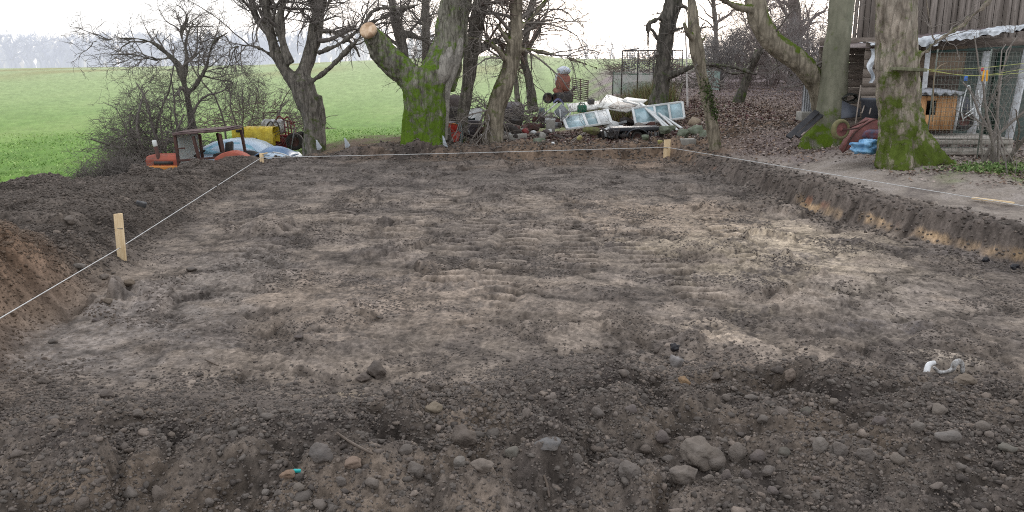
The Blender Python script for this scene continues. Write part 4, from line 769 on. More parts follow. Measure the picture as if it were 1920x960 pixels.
for px,h,lab in [(497,62,'thin rusty iron bar standing left of the sprayer tank'),(477,40,'short rusty rail post above the yellow tank')]:
    p=at(px,275,29); mb=MB(); hh=h*29/F; mb.tube([(0,0,-.3),(0.02,0,hh)],.03,6); mb.tube([(0.02,0,hh),(.5,.1,hh+.02)],.02,6); o=mb.build('iron_post',rust,None,True); o.location=p; tag(o,lab,'post')
# three bright metal slivers behind the far bank
for px,py,Y,a,b,lab in [(597,277,23.4,(-4,15),(7,0),'left pale triangular metal sliver in the far bank'),(650,274,23.6,(-4,16),(7,2),'middle pale metal sliver in the far bank left of the willow'),(836,276,22.2,(-6,22),(4,0),'white curved sliver against the foot of the mossy willow')]:
    p=at(px,py,Y); s=Y/F; mb=MB(); mb.prism([(a[0]*s,a[1]*s),(a[0]*s+2.5*s,a[1]*s*.9),(b[0]*s,b[1]*s),(b[0]*s-5*s,-4*s),(a[0]*s+1*s,-4*s)],.015); o=mb.build('metal_sliver',surf('pale_zinc',(.5,.55,.6),(.38,.42,.46),6,.5,.2),None,bevel=.003); o.location=p; tag(o,lab,'scrap')
# ------------------------------------------------------------------ scrap yard behind the far bank
def lay(px,py,Y): p=at(px,py,Y); return p
# orange red carton stuff, drums, sheets right of the willow
def drum(px,py,Y,wpx,hpx,mat,label,name='steel_drum',tilt=(0,0,0),lid=None):
    s=Y/F; p=at(px,py,Y); t=thing(name,label,'drum',tuple(p),rot=tilt); r=wpx*s/2;h=hpx*s
    mb=MB(); mb.lathe([(r*.96,0),(r,.02),(r,h*.32),(r*1.03,h*.34),(r,h*.36),(r,h*.64),(r*1.03,h*.66),(r,h*.68),(r,h*.98),(r*.97,h)],26); mb.build('barrel',mat,t,True,world=False)
    mb=MB(); mb.lathe([(r*.9,h*.985),(r*.9,h*1.0),(r*.96,h*1.015),(r*.98,h*.99)],26); mb.build('lid',lid or mat,t,world=False); return t
dgr=surf('dark_grey_plastic',tuple(srgb(82,76,80)),tuple(srgb(62,58,62)),4,.7,.3)
drum(888,257,24.5,26,30,dgr,'dark grey drum standing below the white sheet right of the willow',tilt=(0,.05,0))
drum(962,226,29,38,30,dgr,'squat dark drum lying behind the twisted grey tree',tilt=(.3,.1,0))
p=at(890,232,25.5); s=25.5/F; t=thing('white_sheet','white crumpled sheet draped over dark bags right of the willow','sheet',tuple(p))
mb=MB(); f=lambda u,v:((-12+26*u)*s+.02*math.sin(9*v),-.1-.12*v*(v>.3),(28-((max(0,v-.25))*46 if u>.5 else v*16))*s+.03*math.sin(7*u+3)); mb.sheet(f,14,14); mb.build('cloth',white,t,True,world=False)
mb=MB(); mb.blob((-4*s,.25,6*s),(15*s,.3,18*s),31,.3,3); mb.build('bag',surf('dark_teal',(.025,.045,.05),(.015,.02,.025)),t,True,world=False)
for px,py,Y,lab,w_,h_ in [(848,247,23.6,'upper orange red carton with yellow rim right of the willow foot',14,14),(851,266,23.4,'lower red carton wedged point down right of the willow foot',14,18)]:
    p=at(px,py,Y); s=Y/F; t=thing('carton',lab,'box',tuple(p),rot=(0,.12,.3)); mb=MB(); mb.box((0,0,h_*s*.5),(w_*s,.2,h_*s),taper=1.25); mb.build('body',surf('orange_red',tuple(srgb(200,66,48)),tuple(srgb(150,44,40)),7,.6,.35),t,world=False,bevel=.006)
    mb=MB(); mb.box((0,0,h_*s+.012),(w_*s*1.3,.27,.024)); mb.build('rim',surf('amber_rim',tuple(srgb(216,140,66)),tuple(srgb(170,96,50)),7) if h_<16 else surf('orange_red',(.5,.1,.05)),t,world=False)
p=at(838,270,23.2); s=23.2/F; mb=MB(); mb.raw([(-7*s,0,0),(12*s,.02,0),(5*s,.1,30*s),(-9*s,.1,24*s)],[(0,1,2,3)]); o=mb.build('board',surf('brown_board',(.15,.13,.11),(.10,.085,.07),6,.85,.4),None,solid=.03); o.location=p; tag(o,'brown board leaning beside the red cartons','board')
p=at(862,272,23.5); mb=MB(); mb.tube([(0,0,0),(.02,0,.35),(-.05,.02,.62),(-.14,.05,.5)],.022,6); mb.tube([(.06,0,0),(.07,0,.4),(.02,.03,.66)],.016,6); o=mb.build('hose',surf('teal_hose',(.12,.24,.26),(.08,.16,.18)),None,True); o.location=p; tag(o,'pale teal hose hanging beside the red cartons','hose')
def junk(name,lab,cat,px,py,Y,wpx,hpx,mat,kind='blob',rz=0,rx=0,ry=0,seed=0,dep=None,group=None):
    s=Y/F; p=at(px,py,Y); w_=wpx*s;h_=hpx*s; d=dep or w_*.7; mb=MB()
    if kind=='blob': mb.blob((0,0,h_*.45),(w_/2,d/2,h_*.6),seed,.35,3,1.5)
    elif kind=='box': mb.box((0,0,h_/2),(w_,d,h_),Euler((rx,ry,rz)))
    elif kind=='slab': mb.raw([(-w_/2,-.2*d,0),(w_/2,-.25*d,h_*.1),(w_*.45,d*.6,h_),(-w_*.5,d*.6,h_*.9)],[(0,1,2,3)])
    o=mb.build(name,mat,None,kind=='blob',bevel=.012 if kind=='box' else 0,solid=.03 if kind=='slab' else 0); o.location=p; return tag(o,lab,cat,group)
conc=surf('concrete',(.32,.31,.28),(.24,.23,.21),6,.9,.35); gst=surf('greenish_stone',tuple(srgb(118,124,110)),tuple(srgb(90,96,82)),6,.9,.5,(.06,.08,.02)); dkc=surf('dark_cloth',(.03,.027,.027),(.06,.05,.045),6,.9,.4)
junk('plank','grey plank lying along the bank right of the twisted tree','plank',965,262,23.8,46,10,conc,'box',ry=-.06,dep=.3); junk('tyre_pile' if False else 'bag','dark bag with pale stains right of the twisted tree foot','bag',958,253,24.3,34,20,dkc,seed=5)
junk('bag','rumpled dark bag behind the slim trunk next to the cartons','bag',852,228,26,34,26,dkc,seed=6); junk('bag','upper brown bag behind the greenish leaning trunk','bag',850,212,27.5,40,28,surf('brown_rags',(.075,.06,.058),(.12,.10,.095),8,.9,.4),seed=8)
junk('bag','pale grey bundle on the bags right of the willow','bag',848,236,25.6,26,8,surf('pale_rags',(.33,.34,.37),(.22,.22,.25),8,.9,.4),seed=9); junk('board','yellowish flat board in the bank right of the twisted tree','board',970,272,22.9,24,7,surf('straw_board',(.28,.26,.15),(.2,.18,.11),6),'slab',seed=3)
junk('stone','green tinged boulder in the bank below the concrete block','stone',1010,270,23,22,12,gst,seed=11); junk('paper_scrap','small white paper scrap on the bank','scrap',1034,272,22.8,12,5,white,'slab'); junk('scrap','red crumpled scrap right of the stained bag','scrap',985,250,24.2,12,9,surf('crumpled_red',(.30,.05,.05),(.2,.05,.05)),seed=13)
junk('paper_scrap','white paper tuft between red scrap and concrete block','scrap',1000,250,24.6,10,5,white,seed=14); junk('bucket','small mint coloured tub in front of the concrete block','tub',1028,252,24.6,12,5,surf('mint',(.5,.66,.6)),'box',dep=.15)
junk('tin_strip','short white strip on the litter left of the concrete block','strip',1003,237,26,12,4,white,'box',ry=-.2,dep=.1); junk('bag','teal plastic bag left of the upturned chair','bag',1016,218,27.5,14,14,surf('teal_plastic',(.12,.22,.24),(.07,.12,.13)),seed=15)
junk('concrete_block','upright grey concrete block with grooves','block',1032,247,25,17,22,conc,'box',dep=.3)
# upturned metal chair with grey seat
Yh=26; s=Yh/F; p=at(1045,225,Yh); t=thing('metal_chair','upturned tubular chair with grey seat leaning by the concrete block','chair',tuple(p))
mb=MB(); mb.raw([(-6*s,0,16*s),(6*s,-.1,2*s),(22*s,.1,14*s),(8*s,.2,29*s)],[(0,1,2,3)]); mb.build('seat',surf('grey_seat',(.26,.28,.30),(.2,.21,.22),9,.7,.2),t,world=False,solid=.05)
for pts in ([(-28,-.1,8),(0,0,32)],[(6,-.1,2),(8,-.1,-2),(24,.05,12),(18,.15,30)],[(4,-.05,20),(6,-.1,0)],[(-6,.0,16),(-2,-.05,6)]):
    mb=MB(); mb.tube([(x*s,y,z*s) for x,y,z in pts],.022,6); mb.build('frame_tube' if len(pts)>2 else 'leg',white,t,True,world=False)
mb=MB(); f=lambda u,v:((-8+20*u)*s,.05*v,(30+10*math.sin(PI*u*.9+.3)-4*v)*s); mb.sheet(f,8,4); mb.build('backrest',surf('violet_blue',(.20,.22,.55),(.5,.5,.7)),t,True,world=False)
# red covered machine
Yr=33; s=Yr/F; p=at(1056,193,Yr); t=thing('covered_machine','rust red hooded machine topped with a white and blue cloth on dark wheels','machine',tuple(p))
mb=MB(); mb.blob((0,0,36*s),(13*s,11*s,20*s),24,.22,3,1.4); mb.blob((-8*s,.0,20*s),(10*s,8*s,9*s),25,.3,3); mb.build('hood',surf('brick_red',tuple(srgb(160,104,88)),tuple(srgb(122,78,68)),7,.85,.35),t,True,world=False)
mb=MB(); mb.blob((0,0,58*s),(12*s,10*s,9*s),22,.3,3); clo=mb.build('cloth',surf('white_blue_cloth',(.78,.79,.8),(.45,.52,.66),16,.8,.2),t,True,world=False)
mb=MB(); mb.blob((-12*s,0,42*s),(4*s,5*s,12*s),23,.3,3); mb.build('cloth_flap',white,t,True,world=False)
mb=MB(); mb.box((2*s,0,10*s),(30*s,.5,18*s)); mb.tube([(8*s,-.2,18*s),(24*s,-.2,30*s)],.05,6); mb.build('chassis',drk,t,bevel=.03,world=False)
for x in (-28,-12): wheel(t,(x*s,-.1,9*s),10*s,.14)
# slatted harrow leaning
p=at(1088,186,31); s=31/F; t=thing('lattice_grate','dark slatted metal grate leaning beside the covered machine','grate',tuple(p)); mb=MB()
for k in range(11): mb.bar((-14*s,0,(2+k*3.6)*s),(14*s,.15,(-6+k*3.6+3)*s),.03)
mb.build('slats',rust,t,world=False)
for a,b in (((-14,0),(-14,40)),((14,-4),(14,34)),((0,-2),(0,37))):
    mb=MB(); mb.bar((a[0]*s,.03,a[1]*s),(b[0]*s,.06,b[1]*s),.035); mb.build('frame_bar',rust,t,world=False)
# discarded white panels, door and windows
def frame_thing(name,lab,cat,corners,bars,mat,gmat,thick=.05,fw=.07):
    """flat frame through four corners (bl,br,tr,tl); bars: list of (u) verticals; panes fill"""
    c=[np.array(q) for q in corners]; o=c[0]; t=thing(name,lab,cat,tuple(o)); q=lambda u,v:(c[0]*(1-u)*(1-v)+c[1]*u*(1-v)+c[2]*u*v+c[3]*(1-u)*v)-o
    mb=MB(); 
    for a,b in ((q(0,0),q(1,0)),(q(1,0),q(1,1)),(q(1,1),q(0,1)),(q(0,1),q(0,0))): mb.bar(a,b,fw,thick)
    for u in bars: mb.bar(q(u,0),q(u,1),fw,thick*.9)
    mb.build('frame',mat,t,world=False,bevel=.006); e=[0]+list(bars)+[1]
    for a,b in zip(e[:-1],e[1:]):
        m=MB(); m.raw([q(a,.0),q(b,.0),q(b,1.0),q(a,1.0)],[(0,1,2,3)]); m.build('pane',gmat if not callable(gmat) else gmat(a),t,world=False,solid=.008)
    return t
gp=surf('dirty_glass',tuple(srgb(176,200,208)),tuple(srgb(140,168,176)),4,.15,.35,(.2,.23,.23),.0,.5); gd=surf('darker_glass',tuple(srgb(104,130,136)),tuple(srgb(150,176,182)),3,.15,.3,(.06,.07,.07),.0,.5)  # two pane tones, the second darker than the first
t=frame_thing('old_door','white discarded door with two glass panes lying tilted on the scrap','door',[at(1064,242,25.2),at(1146,230,25.2),at(1138,206,26.1),at(1055,220,26.1)],[.46,.74],white,lambda a: gp if a==0 else (gd if a<.5 else white),.06,.09)
t=frame_thing('old_window','large white window frame with milky panes propped on the slope','window',[at(1192,233,25.6),at(1283,221,25.6),at(1279,191,26.0),at(1186,203,26.0)],[.43,.72],white,lambda a: gd if a<.5 and a>0 else gp,.06,.07)
def panel(lab,c,mat,th=.05,name='white_board',cat='board',group=None):
    c=[np.array(q) for q in c]; c=[q+np.array([0,0,.1]) for q in c]; o=c[0]; mb=MB(); mb.raw([q-o for q in c],[tuple(range(len(c)))]); p=mb.build(name,mat,None,solid=th); p.location=o; return tag(p,lab,cat,group)
pan=surf('panel_white',(.78,.79,.76),(.62,.62,.58),5,.6,.55,(.28,.23,.18))
panel('largest white board lying flat behind the door and window',[at(1120,207,27.2),at(1175,216,26.3),at(1204,203,27.3),at(1138,183,29.8)],pan)
panel('white boards with rubbish lying left under the green can',[at(1066,215,27.6),at(1122,210,27.4),at(1124,195,29.2),at(1066,201,29.0)],pan)
panel('white board half under the window, stained brown',[at(1140,206,26.8),at(1178,215.5,26.4),at(1194,202,27.0),at(1158,196,28.0)],surf('stained_board',(.7,.69,.64),(.3,.24,.2),10,.7,.6),.03)
panel('white board reaching to the right behind the slats',[at(1165,194,28.2),at(1200,203,27.6),at(1214,193,28.8),at(1175,188,29.6)],pan,.03)
Yg=27; s=Yg/F; p=at(1091,212,Yg); t=thing('green_can','green plastic jerry can on the white boards','can',tuple(p)); grn=surf('green_plastic',tuple(srgb(32,118,88)),tuple(srgb(22,90,68)),6,.5,.25)
mb=MB(); mb.box((0,0,8*s),(17*s,.24,14*s)); mb.build('body',grn,t,bevel=.04,world=False); mb=MB(); mb.tube([(-5*s,0,15*s),(-4*s,0,17.5*s),(4*s,0,17.5*s),(5*s,0,15*s)],.018,6); mb.build('handle',grn,t,True,world=False)
p=at(1108,195,28.5); s=28.5/F; t=thing('dark_pot','dark pot standing on the white boards above the green can','pot',tuple(p)); mb=MB(); mb.lathe([(5*s,0),(6.5*s,1*s),(7*s,7*s),(6*s,9*s)],18); mb.build('body',drk,t,True,world=False); mb=MB(); mb.tube([(-6*s,0,8*s),(-3*s,-.05,11*s),(5*s,0,8*s)],.015,6); mb.build('handle',drk,t,True,world=False)
# white slats sliding down from the window
for i,(a,b) in enumerate([((1200,193),(1256,246)),((1204,195),(1262,245)),((1222,200),(1270,244)),((1228,207),(1278,240)),((1215,198),(1249,243)),((1168,190),(1196,196))]):
    A_=at(*a,26.3);B_=at(*b,24.6 if i<5 else 26.2); mb=MB(); mb.bar(np.zeros(3),A_-B_,.075,.04); o=mb.build('plastic_lath',white,None,bevel=.006); o.location=B_; tag(o,'long white plastic slat sliding down from the big window' if i<5 else 'short white slat lying on the flat boards left of the long slats','slat','white slats' if i<5 else None)
# dark trailer wreck
Yk=24; s=Yk/F; p=at(1185,258,Yk); t=thing('trailer_wreck','black trailer wreck with mudguard and wheel half buried below the door','trailer',tuple(p)); bk=surf('black_paint',(.025,.028,.034),(.05,.055,.065),5,.45,.3)
mb=MB(); mb.box((5*s,.2,16*s),(90*s,.7,7*s),Euler((0,-.03,0))); mb.build('bed',bk,t,bevel=.02,world=False)
mb=MB(); f=lambda u,v:((8-20*math.cos(PI*u))*s,-.28+.3*v,(2+15*math.sin(PI*u))*s); mb.sheet(f,14,3); mb.build('mudguard',bk,t,True,world=False,solid=.03); wheel(t,(8*s,-.1,2*s),11*s,.18)
mb=MB(); rg=random.Random(9)
for k in range(16): x=-62+rg.random()*36; mb.tube([(x*s,-.2,rg.uniform(-2,4)*s),((x+rg.uniform(-8,8))*s,-.25,rg.uniform(8,16)*s),((x+rg.uniform(-10,14))*s,-.2,rg.uniform(6,20)*s)],.025,5)
mb.build('twisted_rods',drk,t,True,world=False); mb=MB(); mb.blob((-42*s,.1,6*s),(24*s,.3,9*s),41,.35,3); mb.build('tarpaulin',surf('black_film',(.015,.017,.022),(.03,.033,.04),6,.3,.15,bump=.4),t,True,world=False)
mb=MB()
for k in (26,31,37,44): mb.bar((k*s,-.3,-2*s),((k+2)*s,-.3,13*s),.09,.03)
mb.build('side_boards',drk,t,world=False)
# stones, blocks round the stake
for i,(px,py,w_,h_,m_,lab) in enumerate([(1278,262,26,20,gst,'grey green rock behind the concrete slab right of the knotted stake'),(1306,254,34,20,gst,'mossy rock at the top of the rock pile'),(1245,250,24,14,gst,'flat mossy rock at the left of the rock pile'),(1322,262,22,18,gst,'rock against the foot of the ivy trunk'),(1258,244,20,10,gst,'small rock at the back of the rock pile'),(1268,272,16,14,gst,'round rock just right of the knotted stake'),(1086,262,10,9,surf('yellow_stone',tuple(srgb(170,165,105)),tuple(srgb(130,124,80))),'yellowish stone in the bank below the door'),(1110,252,34,16,surf('mossy_rubble',tuple(srgb(112,118,70)),tuple(srgb(86,80,60)),8,.9,.5),'mossy rubble lump left of the black trailer'),(1238,270,14,8,surf('yellow_stone',(.4,.38,.15)),'yellow lichen stone just left of the knotted stake'),(1210,262,18,10,gst,'greenish stone below the trailer wheel'),(1318,275,18,9,surf('blue_lump',(.10,.14,.2),(.07,.09,.13)),'bluish lump of plastic at the foot of the ivy trunk')]):
    Y=21.9+(275-py)*.07; s=Y/F; p=at(px,py,Y); mb=MB(); mb.blob((0,0,h_*s*.4),(w_*s*.5,w_*s*.4,h_*s*.55),60+i,.2,4,1.3,facets=True); o=mb.build('rock',m_,None,True); o.location=p; tag(o,lab,'stone')
junk('concrete_slab','squared pale concrete slab standing in front of the rock pile','block',1289,272,21.6,27,12,conc,'box',dep=.35)
junk('wood_stump','pale hollow stump block left of the ivy trunk','stump',1301,240,25,24,19,surf('stump_wood',(.33,.27,.20),(.22,.17,.12),6,.9,.4),seed=77)
for a,b,lab in [((1071,264),(1098,247),'pale stick leaning in the bank left of the rubble'),((1076,264),(1103,246),'second pale stick right beside the leaning stick')]:
    A_=at(*a,23.2);B_=at(*b,24); mb=MB(); mb.tube([np.zeros(3),B_-A_],.018,6); o=mb.build('stick',TWP,None,True); o.location=A_; tag(o,lab,'stick')
A_=at(1290,198,28.2);B_=at(1284,20,28.2); mb=MB(); mb.tube([np.array([0,0,-.2]),(B_-A_)*.5,B_-A_],[.035,.03,.022],8); o=mb.build('white_pole',surf('white_pole_paint',(.72,.70,.68),(.6,.56,.54),10,.6,.2),None,True); o.location=A_; tag(o,'thin white pole standing between dark tree and ivy trunk','pole')
rg=random.Random(21)
for k in range(84):
    px,py=(rg.uniform(872,1050),rg.uniform(226,262)) if k<52 else (rg.uniform(1100,1240),rg.uniform(228,258)); Y=23.2+(264-py)*.09; kind=rg.choice(['box','box','blob','slab'])
    m_=rg.choice([dkc,conc,grey,surf('brown_rags',(.1,.1,.1)),white,TWP,dkc,rust]); junk('rubbish_piece','small broken piece of rubbish lying in the litter of the scrap heap','rubbish',px,py,Y,rg.uniform(6,26),rg.uniform(3,12),m_,kind,rg.uniform(-1,1),rg.uniform(-.3,.3),rg.uniform(-.4,.4),seed=200+k,dep=rg.uniform(.05,.3),group='small rubbish on the scrap heap')
# wire pens with green net at the slope foot
def meshpanel(name,parent,c,nu,nv,r,mat):
    c=[np.array(q) for q in c]; q=lambda u,v:(c[0]*(1-u)*(1-v)+c[1]*u*(1-v)+c[2]*u*v+c[3]*(1-u)*v); mb=MB()
    Pm=np.array([[q(i/nu,0),q(i/nu,1)] for i in range(nu+1)]+[[q(0,j/nv),q(1,j/nv)] for j in range(nv+1)]); v,f=tubes(Pm,np.full(Pm.shape[:2],r),3); return mesh_obj(name,v,f,mat,parent,world=False)
netm=glassmat('green_net',tuple(srgb(120,160,140)),.8,.35); wire=surf('galvanised_wire',(.30,.33,.34),(.2,.21,.22),8,.6,.2,metal=.3)
p=at(1200,170,36); s=36/F; t=thing('wire_pen','fenced pen of green net and wire behind the dark rough tree','pen',tuple(p))
mb=MB(); mb.raw([(-50*s,0,-6*s),(60*s,.4,-8*s),(60*s,.4,30*s),(-50*s,0,34*s)],[(0,1,2,3)]); mb.build('net',netm,t,world=False)
meshpanel('wire_front',t,[(-34*s,.1,34*s),(80*s,.5,32*s),(80*s,.5,72*s),(-34*s,.1,70*s)],24,10,.011,wire)
for x in (-50,-34,-5,25,60,80): mb=MB(); mb.bar((x*s,.05+max(0,x)*.006,-8*s),(x*s,.05+max(0,x)*.006,72*s if x>-40 else 36*s),.05); mb.build('post',drk,t,world=False)
mb=MB(); mb.bar((-34*s,.1,71*s),(80*s,.5,73*s),.05); mb.bar((-34*s,.1,71*s),(10*s,2.4,78*s),.05); mb.build('rail',drk,t,world=False)
p=at(1330,160,34); s=34/F; t=thing('green_sheet','pale green plastic sheet hung on a frame behind the ivy trunk','sheet',tuple(p)); mb=MB(); f=lambda u,v:((-16+36*u)*s,.06*math.sin(9*u),(-4+34*v-5*u)*s); mb.sheet(f,12,4); mb.build('sheet',glassmat('pale_green_film',tuple(srgb(150,176,168)),.5,.6),t,True,world=False)
for x in (-16,20): mb=MB(); mb.bar((x*s,.05,-10*s),(x*s,.05,32*s),.05); mb.build('post',drk,t,world=False)
for px,py,lab in [(1394,112,'left white beehive shaped tub on the far slope'),(1410,112,'middle white tub on the far slope'),(1428,112,'right white tub on the far slope behind the curved tree')]:
    junk('white_tub',lab,'tub',px,py+6,44,9,18,white,'box',dep=.3)
# ------------------------------------------------------------------ barn, lean-to and yard things on the right
def boards(mb,x0,x1,z0,z1,y,w,seed=1,flare=0.0,gap=.012):
    rg=random.Random(seed); x=x0
    while x<x1:
        ww=min(w*rg.uniform(.8,1.2),x1-x); dz=rg.uniform(-.12,.03); mb.box((x+ww/2,y+rg.uniform(-.015,.015),(z0+dz+z1)/2),(ww-gap,.03,z1-z0-dz),Euler((0,rg.uniform(-.006,.006),rg.uniform(-.02,.02)))); x+=ww
wood=NT('weathered_boards'); gv=wood.stretch(18,18,.9); c=wood.mix(wood.ramp(wood.noise(1.5,7,.7,gv,.5),(.35,0.),(.68,1.)),tuple(1.3*srgb(104,97,92)),tuple(1.15*srgb(160,150,143)))
c=wood.mix(wood.ramp(wood.noise(1.1,4,.6,wood.stretch(7,7,.12)),(.42,0.),(.56,.85)),c,tuple(.95*srgb(104,96,90))); wood.bump(wood.noise(2,6,.7,gv),.5,.02); wood=wood.done(c,.9,.1)
woodd=surf('dark_boards',tuple(1.5*srgb(116,106,98)),tuple(1.3*srgb(90,82,76)),3,.9,.4,st=(3,3,14)); plk=surf('grey_planks',tuple(1.1*srgb(142,131,122)),tuple(1.3*srgb(112,103,95)),3,.9,.4,st=(1.5,4,14))
Yb=22.5; s=Yb/F; p=at(1592,200,Yb); gb=p[2]-.35; t=thing('barn','tall barn of weathered grey vertical boards on a rubble plinth','barn',(p[0],Yb,gb)); zz=lambda py: at(960,py,Yb)[2]-gb
mb=MB(); boards(mb,0.02,6.9,zz(166),5.2,0,.17,3); o=mb.build('board_wall',wood,t,world=False); 
mb=MB(); mb.box((3.5,.06,2.9),(6.9,.03,4.6)); mb.build('gap_backing',surf('barn_dark',(.03,.026,.024),(.045,.04,.036)),t,world=False)  # added dark backing, keeps bright sky from showing through the board gaps
mb=MB(); boards(mb,0,6.5,.9,5.2,0,.17,5); o=mb.build('side_wall',wood,t,world=False); t.rotation_euler=(0,0,-.38); o.rotation_euler=(0,0,PI/2); o.location=(.0,.03,0)
mb=MB(); mb.box((3.4,.12,.4),(7.0,.3,.95)); plm=NT('rubble_plinth'); v_=plm.add('ShaderNodeTexVoronoi',Scale=4.5,Vector=plm.co(),feature='DISTANCE_TO_EDGE').outputs['Distance']; plm.bump(v_,.6,.05); mb.build('plinth',plm.done(plm.mix(plm.ramp(v_,(.02,0.),(.09,1.)),tuple(srgb(86,80,74)),tuple(srgb(160,150,138))),.95,.1),t,world=False)
mb=MB(); mb.raw([(-.5,-.6,5.0),(7.5,-.6,5.0),(7.5,4,8),(-.5,4,8)],[(0,1,2,3)]); mb.build('roof',surf('roof_felt',(.06,.055,.055),(.09,.085,.08)),t,world=False,solid=.12)
mb=MB(); mb.raw([(3.9,-.08,zz(24)),(7.2,-.08,zz(24)),(7.2,-.1,5.1),(3.9,-.1,5.1)],[(0,1,2,3)]); mb.build('cladding_sheet',surf('grey_sheet',tuple(srgb(128,120,112)),tuple(srgb(110,104,98)),3,.85,.3),t,world=False,solid=.03)
# lean-to run
Yl=17.6; p=at(1612,215,Yl); gl_=gz(10.5,Yl)-.03; t=thing('lean_to','low lean-to run with silver tarp roof, planked end and net front','shed',(p[0],Yl,gl_)); lx=lambda px,Y=Yl: at(px,200,Y)[0]-p[0]; lz=lambda py,Y=Yl: at(960,py,Y)[2]-gl_
mb=MB()
for k in range(7): z0=lz(196)+k*.19; mb.box(((lx(1613)+lx(1668))/2,.02*(k%2),z0+.09),(lx(1668)-lx(1613),.03,.18),Euler((0,random.uniform(-.01,.01),0)))
mb.build('planked_wall',plk,t,world=False)
mb=MB()
for k in range(12): mb.box((2.6,2.6+.004*k,.1+k*.2),(5.2,.03,.19))
mb.build('back_wall',woodd,t,world=False)
# roof: corrugated dark sheet with crumpled silver edging
x0,x1=lx(1610),lx(2010)
zr=lambda u: lz(np.interp(u,[0,.26,.56,.76,1],[88,78,62,52,44]))
mb=MB(); f=lambda u,v:(x0+(x1-x0)*u,-.25+3.1*v,zr(u)+.02*math.sin(u*130)+.12*v-.03); mb.sheet(f,300,4); mb.build('roof_sheet',surf('corrugated_roof',tuple(srgb(112,96,96)),tuple(srgb(84,76,78)),5,.8,.4),t,True,world=False)
silver=surf('silver_tarp',(.66,.69,.72),(.38,.41,.45),5,.38,.25,(.25,.25,.25),.5,.5)
def ed(u,v):
    x=x0+(x1-x0)*u; q=lambda f,k: n3(np.array([[u*f,k,0]]),4)[0]; d=.09+.05*q(14,1)+.035*q(60,2); zt_=zr(u)+.05+.02*q(40,5)
    if v<=.5: return (x,-.31-.03*q(90,v*4),zt_-d*(1-2*v))
    return (x,-.31+(v-.5)*1.5,zt_+.09*(v-.5)+.02*q(70,v*9))
mb=MB(); mb.sheet(ed,260,10); mb.build('tarp_edge',silver,t,False,world=False)
mb=MB(); f=lambda u,v:(lx(1611)+.06*math.sin(v*9)+u*(.12+.06*math.sin(v*5))+.02*v,-.27+.05*math.sin(u*5+v*7),lz(92)-(lz(92)-lz(155))*v); mb.sheet(f,6,20); mb.build('tarp_rag',silver,t,True,world=False)
mb=MB(); mb.raw([(lx(1738),.5,lz(142)),(lx(1822),.52,lz(140)),(lx(1824),.5,lz(84)),(lx(1738),.5,lz(86))],[(0,1,2,3)]); mb.build('reed_panel',surf('reed_mat',tuple(srgb(156,138,120)),tuple(srgb(128,112,98)),3,.9,.3,st=(30,4,2)),t,world=False,solid=.03)
mb=MB(); mb.bar((lx(1736),.3,lz(97)),(lx(1990),.3,lz(82)),.14,.05); mb.build('net_rail',surf('teal_rail',(.05,.10,.09),(.08,.12,.11)),t,world=False)
mb=MB(); mb.raw([(lx(1822),.62,.05),(lx(1990),.62,.05),(lx(1990),.62,lz(84)),(lx(1822),.62,lz(92))],[(0,1,2,3)]); mb.build('shade_net',glassmat('shade_net',tuple(srgb(74,92,88)),.9,.62),t,world=False)
wp=surf('flaking_white',(.66,.69,.72),(.42,.42,.42),10,.7,.45,(.2,.19,.18))
for a,b,w_ in [((1822,257),(1842,96),.16),((1893,275),(1915,92),.15),((1725,200),(1731,84),.10)]:
    mb=MB(); mb.bar((lx(a[0]),-.1,lz(a[1])),(lx(b[0]),.05,lz(b[1])),w_,.06); mb.build('white_post',wp,t,world=False,bevel=.008)
for px in (1868,1880): mb=MB(); mb.bar((lx(px),.3,0),(lx(px+8),.3,lz(96)),.1,.06); mb.build('green_post',surf('dark_green_paint',(.015,.06,.04),(.02,.04,.03)),t,world=False)
wirem=surf('fence_wire',(.22,.25,.22),(.14,.15,.13),8,.7,.2)
# wire mesh fence in front of the kennel
Yf=14.9; p=at(1735,292,Yf); gf=gz(p[0]+.6,Yf); t=thing('wire_fence','thin wire mesh fence sagging in front of the kennel','fence',(p[0],Yf,gf)); s=Yf/F; wz=lambda py: at(960,py,Yf)[2]-gf
meshpanel('wire_mesh',t,[(0,0,wz(285)),(150*s,.0,wz(285)),(152*s,.0,wz(98)),(0,0,wz(98))],22,22,.0032,wirem)
for px in (0,98): mb=MB(); mb.tube([(px*s,.02,-.1),(px*s+.02,.02,wz(92))],.012,6); mb.build('fence_rod',wirem,t,True,world=False)
# dog kennel
Yd=16.2; s=Yd/F; p=at(1765,244,Yd); t=thing('dog_kennel','orange brown wooden kennel with dark opening and wavy roof sheet','kennel',tuple(p)); km=NT('kennel_boards'); gv=km.stretch(16,16,1.2); c=km.mix(km.ramp(km.noise(2,6,.65,gv,.4),(.35,0.),(.7,1.)),tuple(1.1*srgb(146,104,70)),tuple(1.1*srgb(206,164,118))); km.bump(km.noise(3,4,.6,gv),.25,.008); km=km.done(c,.7,.2)
w_,h_=(1786-1720)*s,62*s; hx0,hx1,hz0,hz1=(1731-1765)*s,(1749-1765)*s,28*s,54*s
mb=MB()
for xa,xb,za,zb in [((1720-1765)*s,hx0,0,h_),(hx1,(1786-1765)*s,0,h_),(hx0,hx1,0,hz0),(hx0,hx1,hz1,h_)]:
    n=max(1,round((xb-xa)/.11))
    for k in range(n): ww=(xb-xa)/n; mb.box((xa+ww*(k+.5),-.02,(za+zb)/2),(ww-.006,.03,zb-za))
mb.build('front_wall',km,t,world=False)
mb=MB(); mb.box(((1788.5-1765)*s,.42,h_*.48),(.025,.9,h_*.96)); mb.build('side_wall',wp,t,world=False); mb=MB(); mb.bar(((1786-1765)*s,-.045,0),((1791-1765)*s,-.04,h_),.07,.03); mb.build('corner_board',wp,t,world=False)
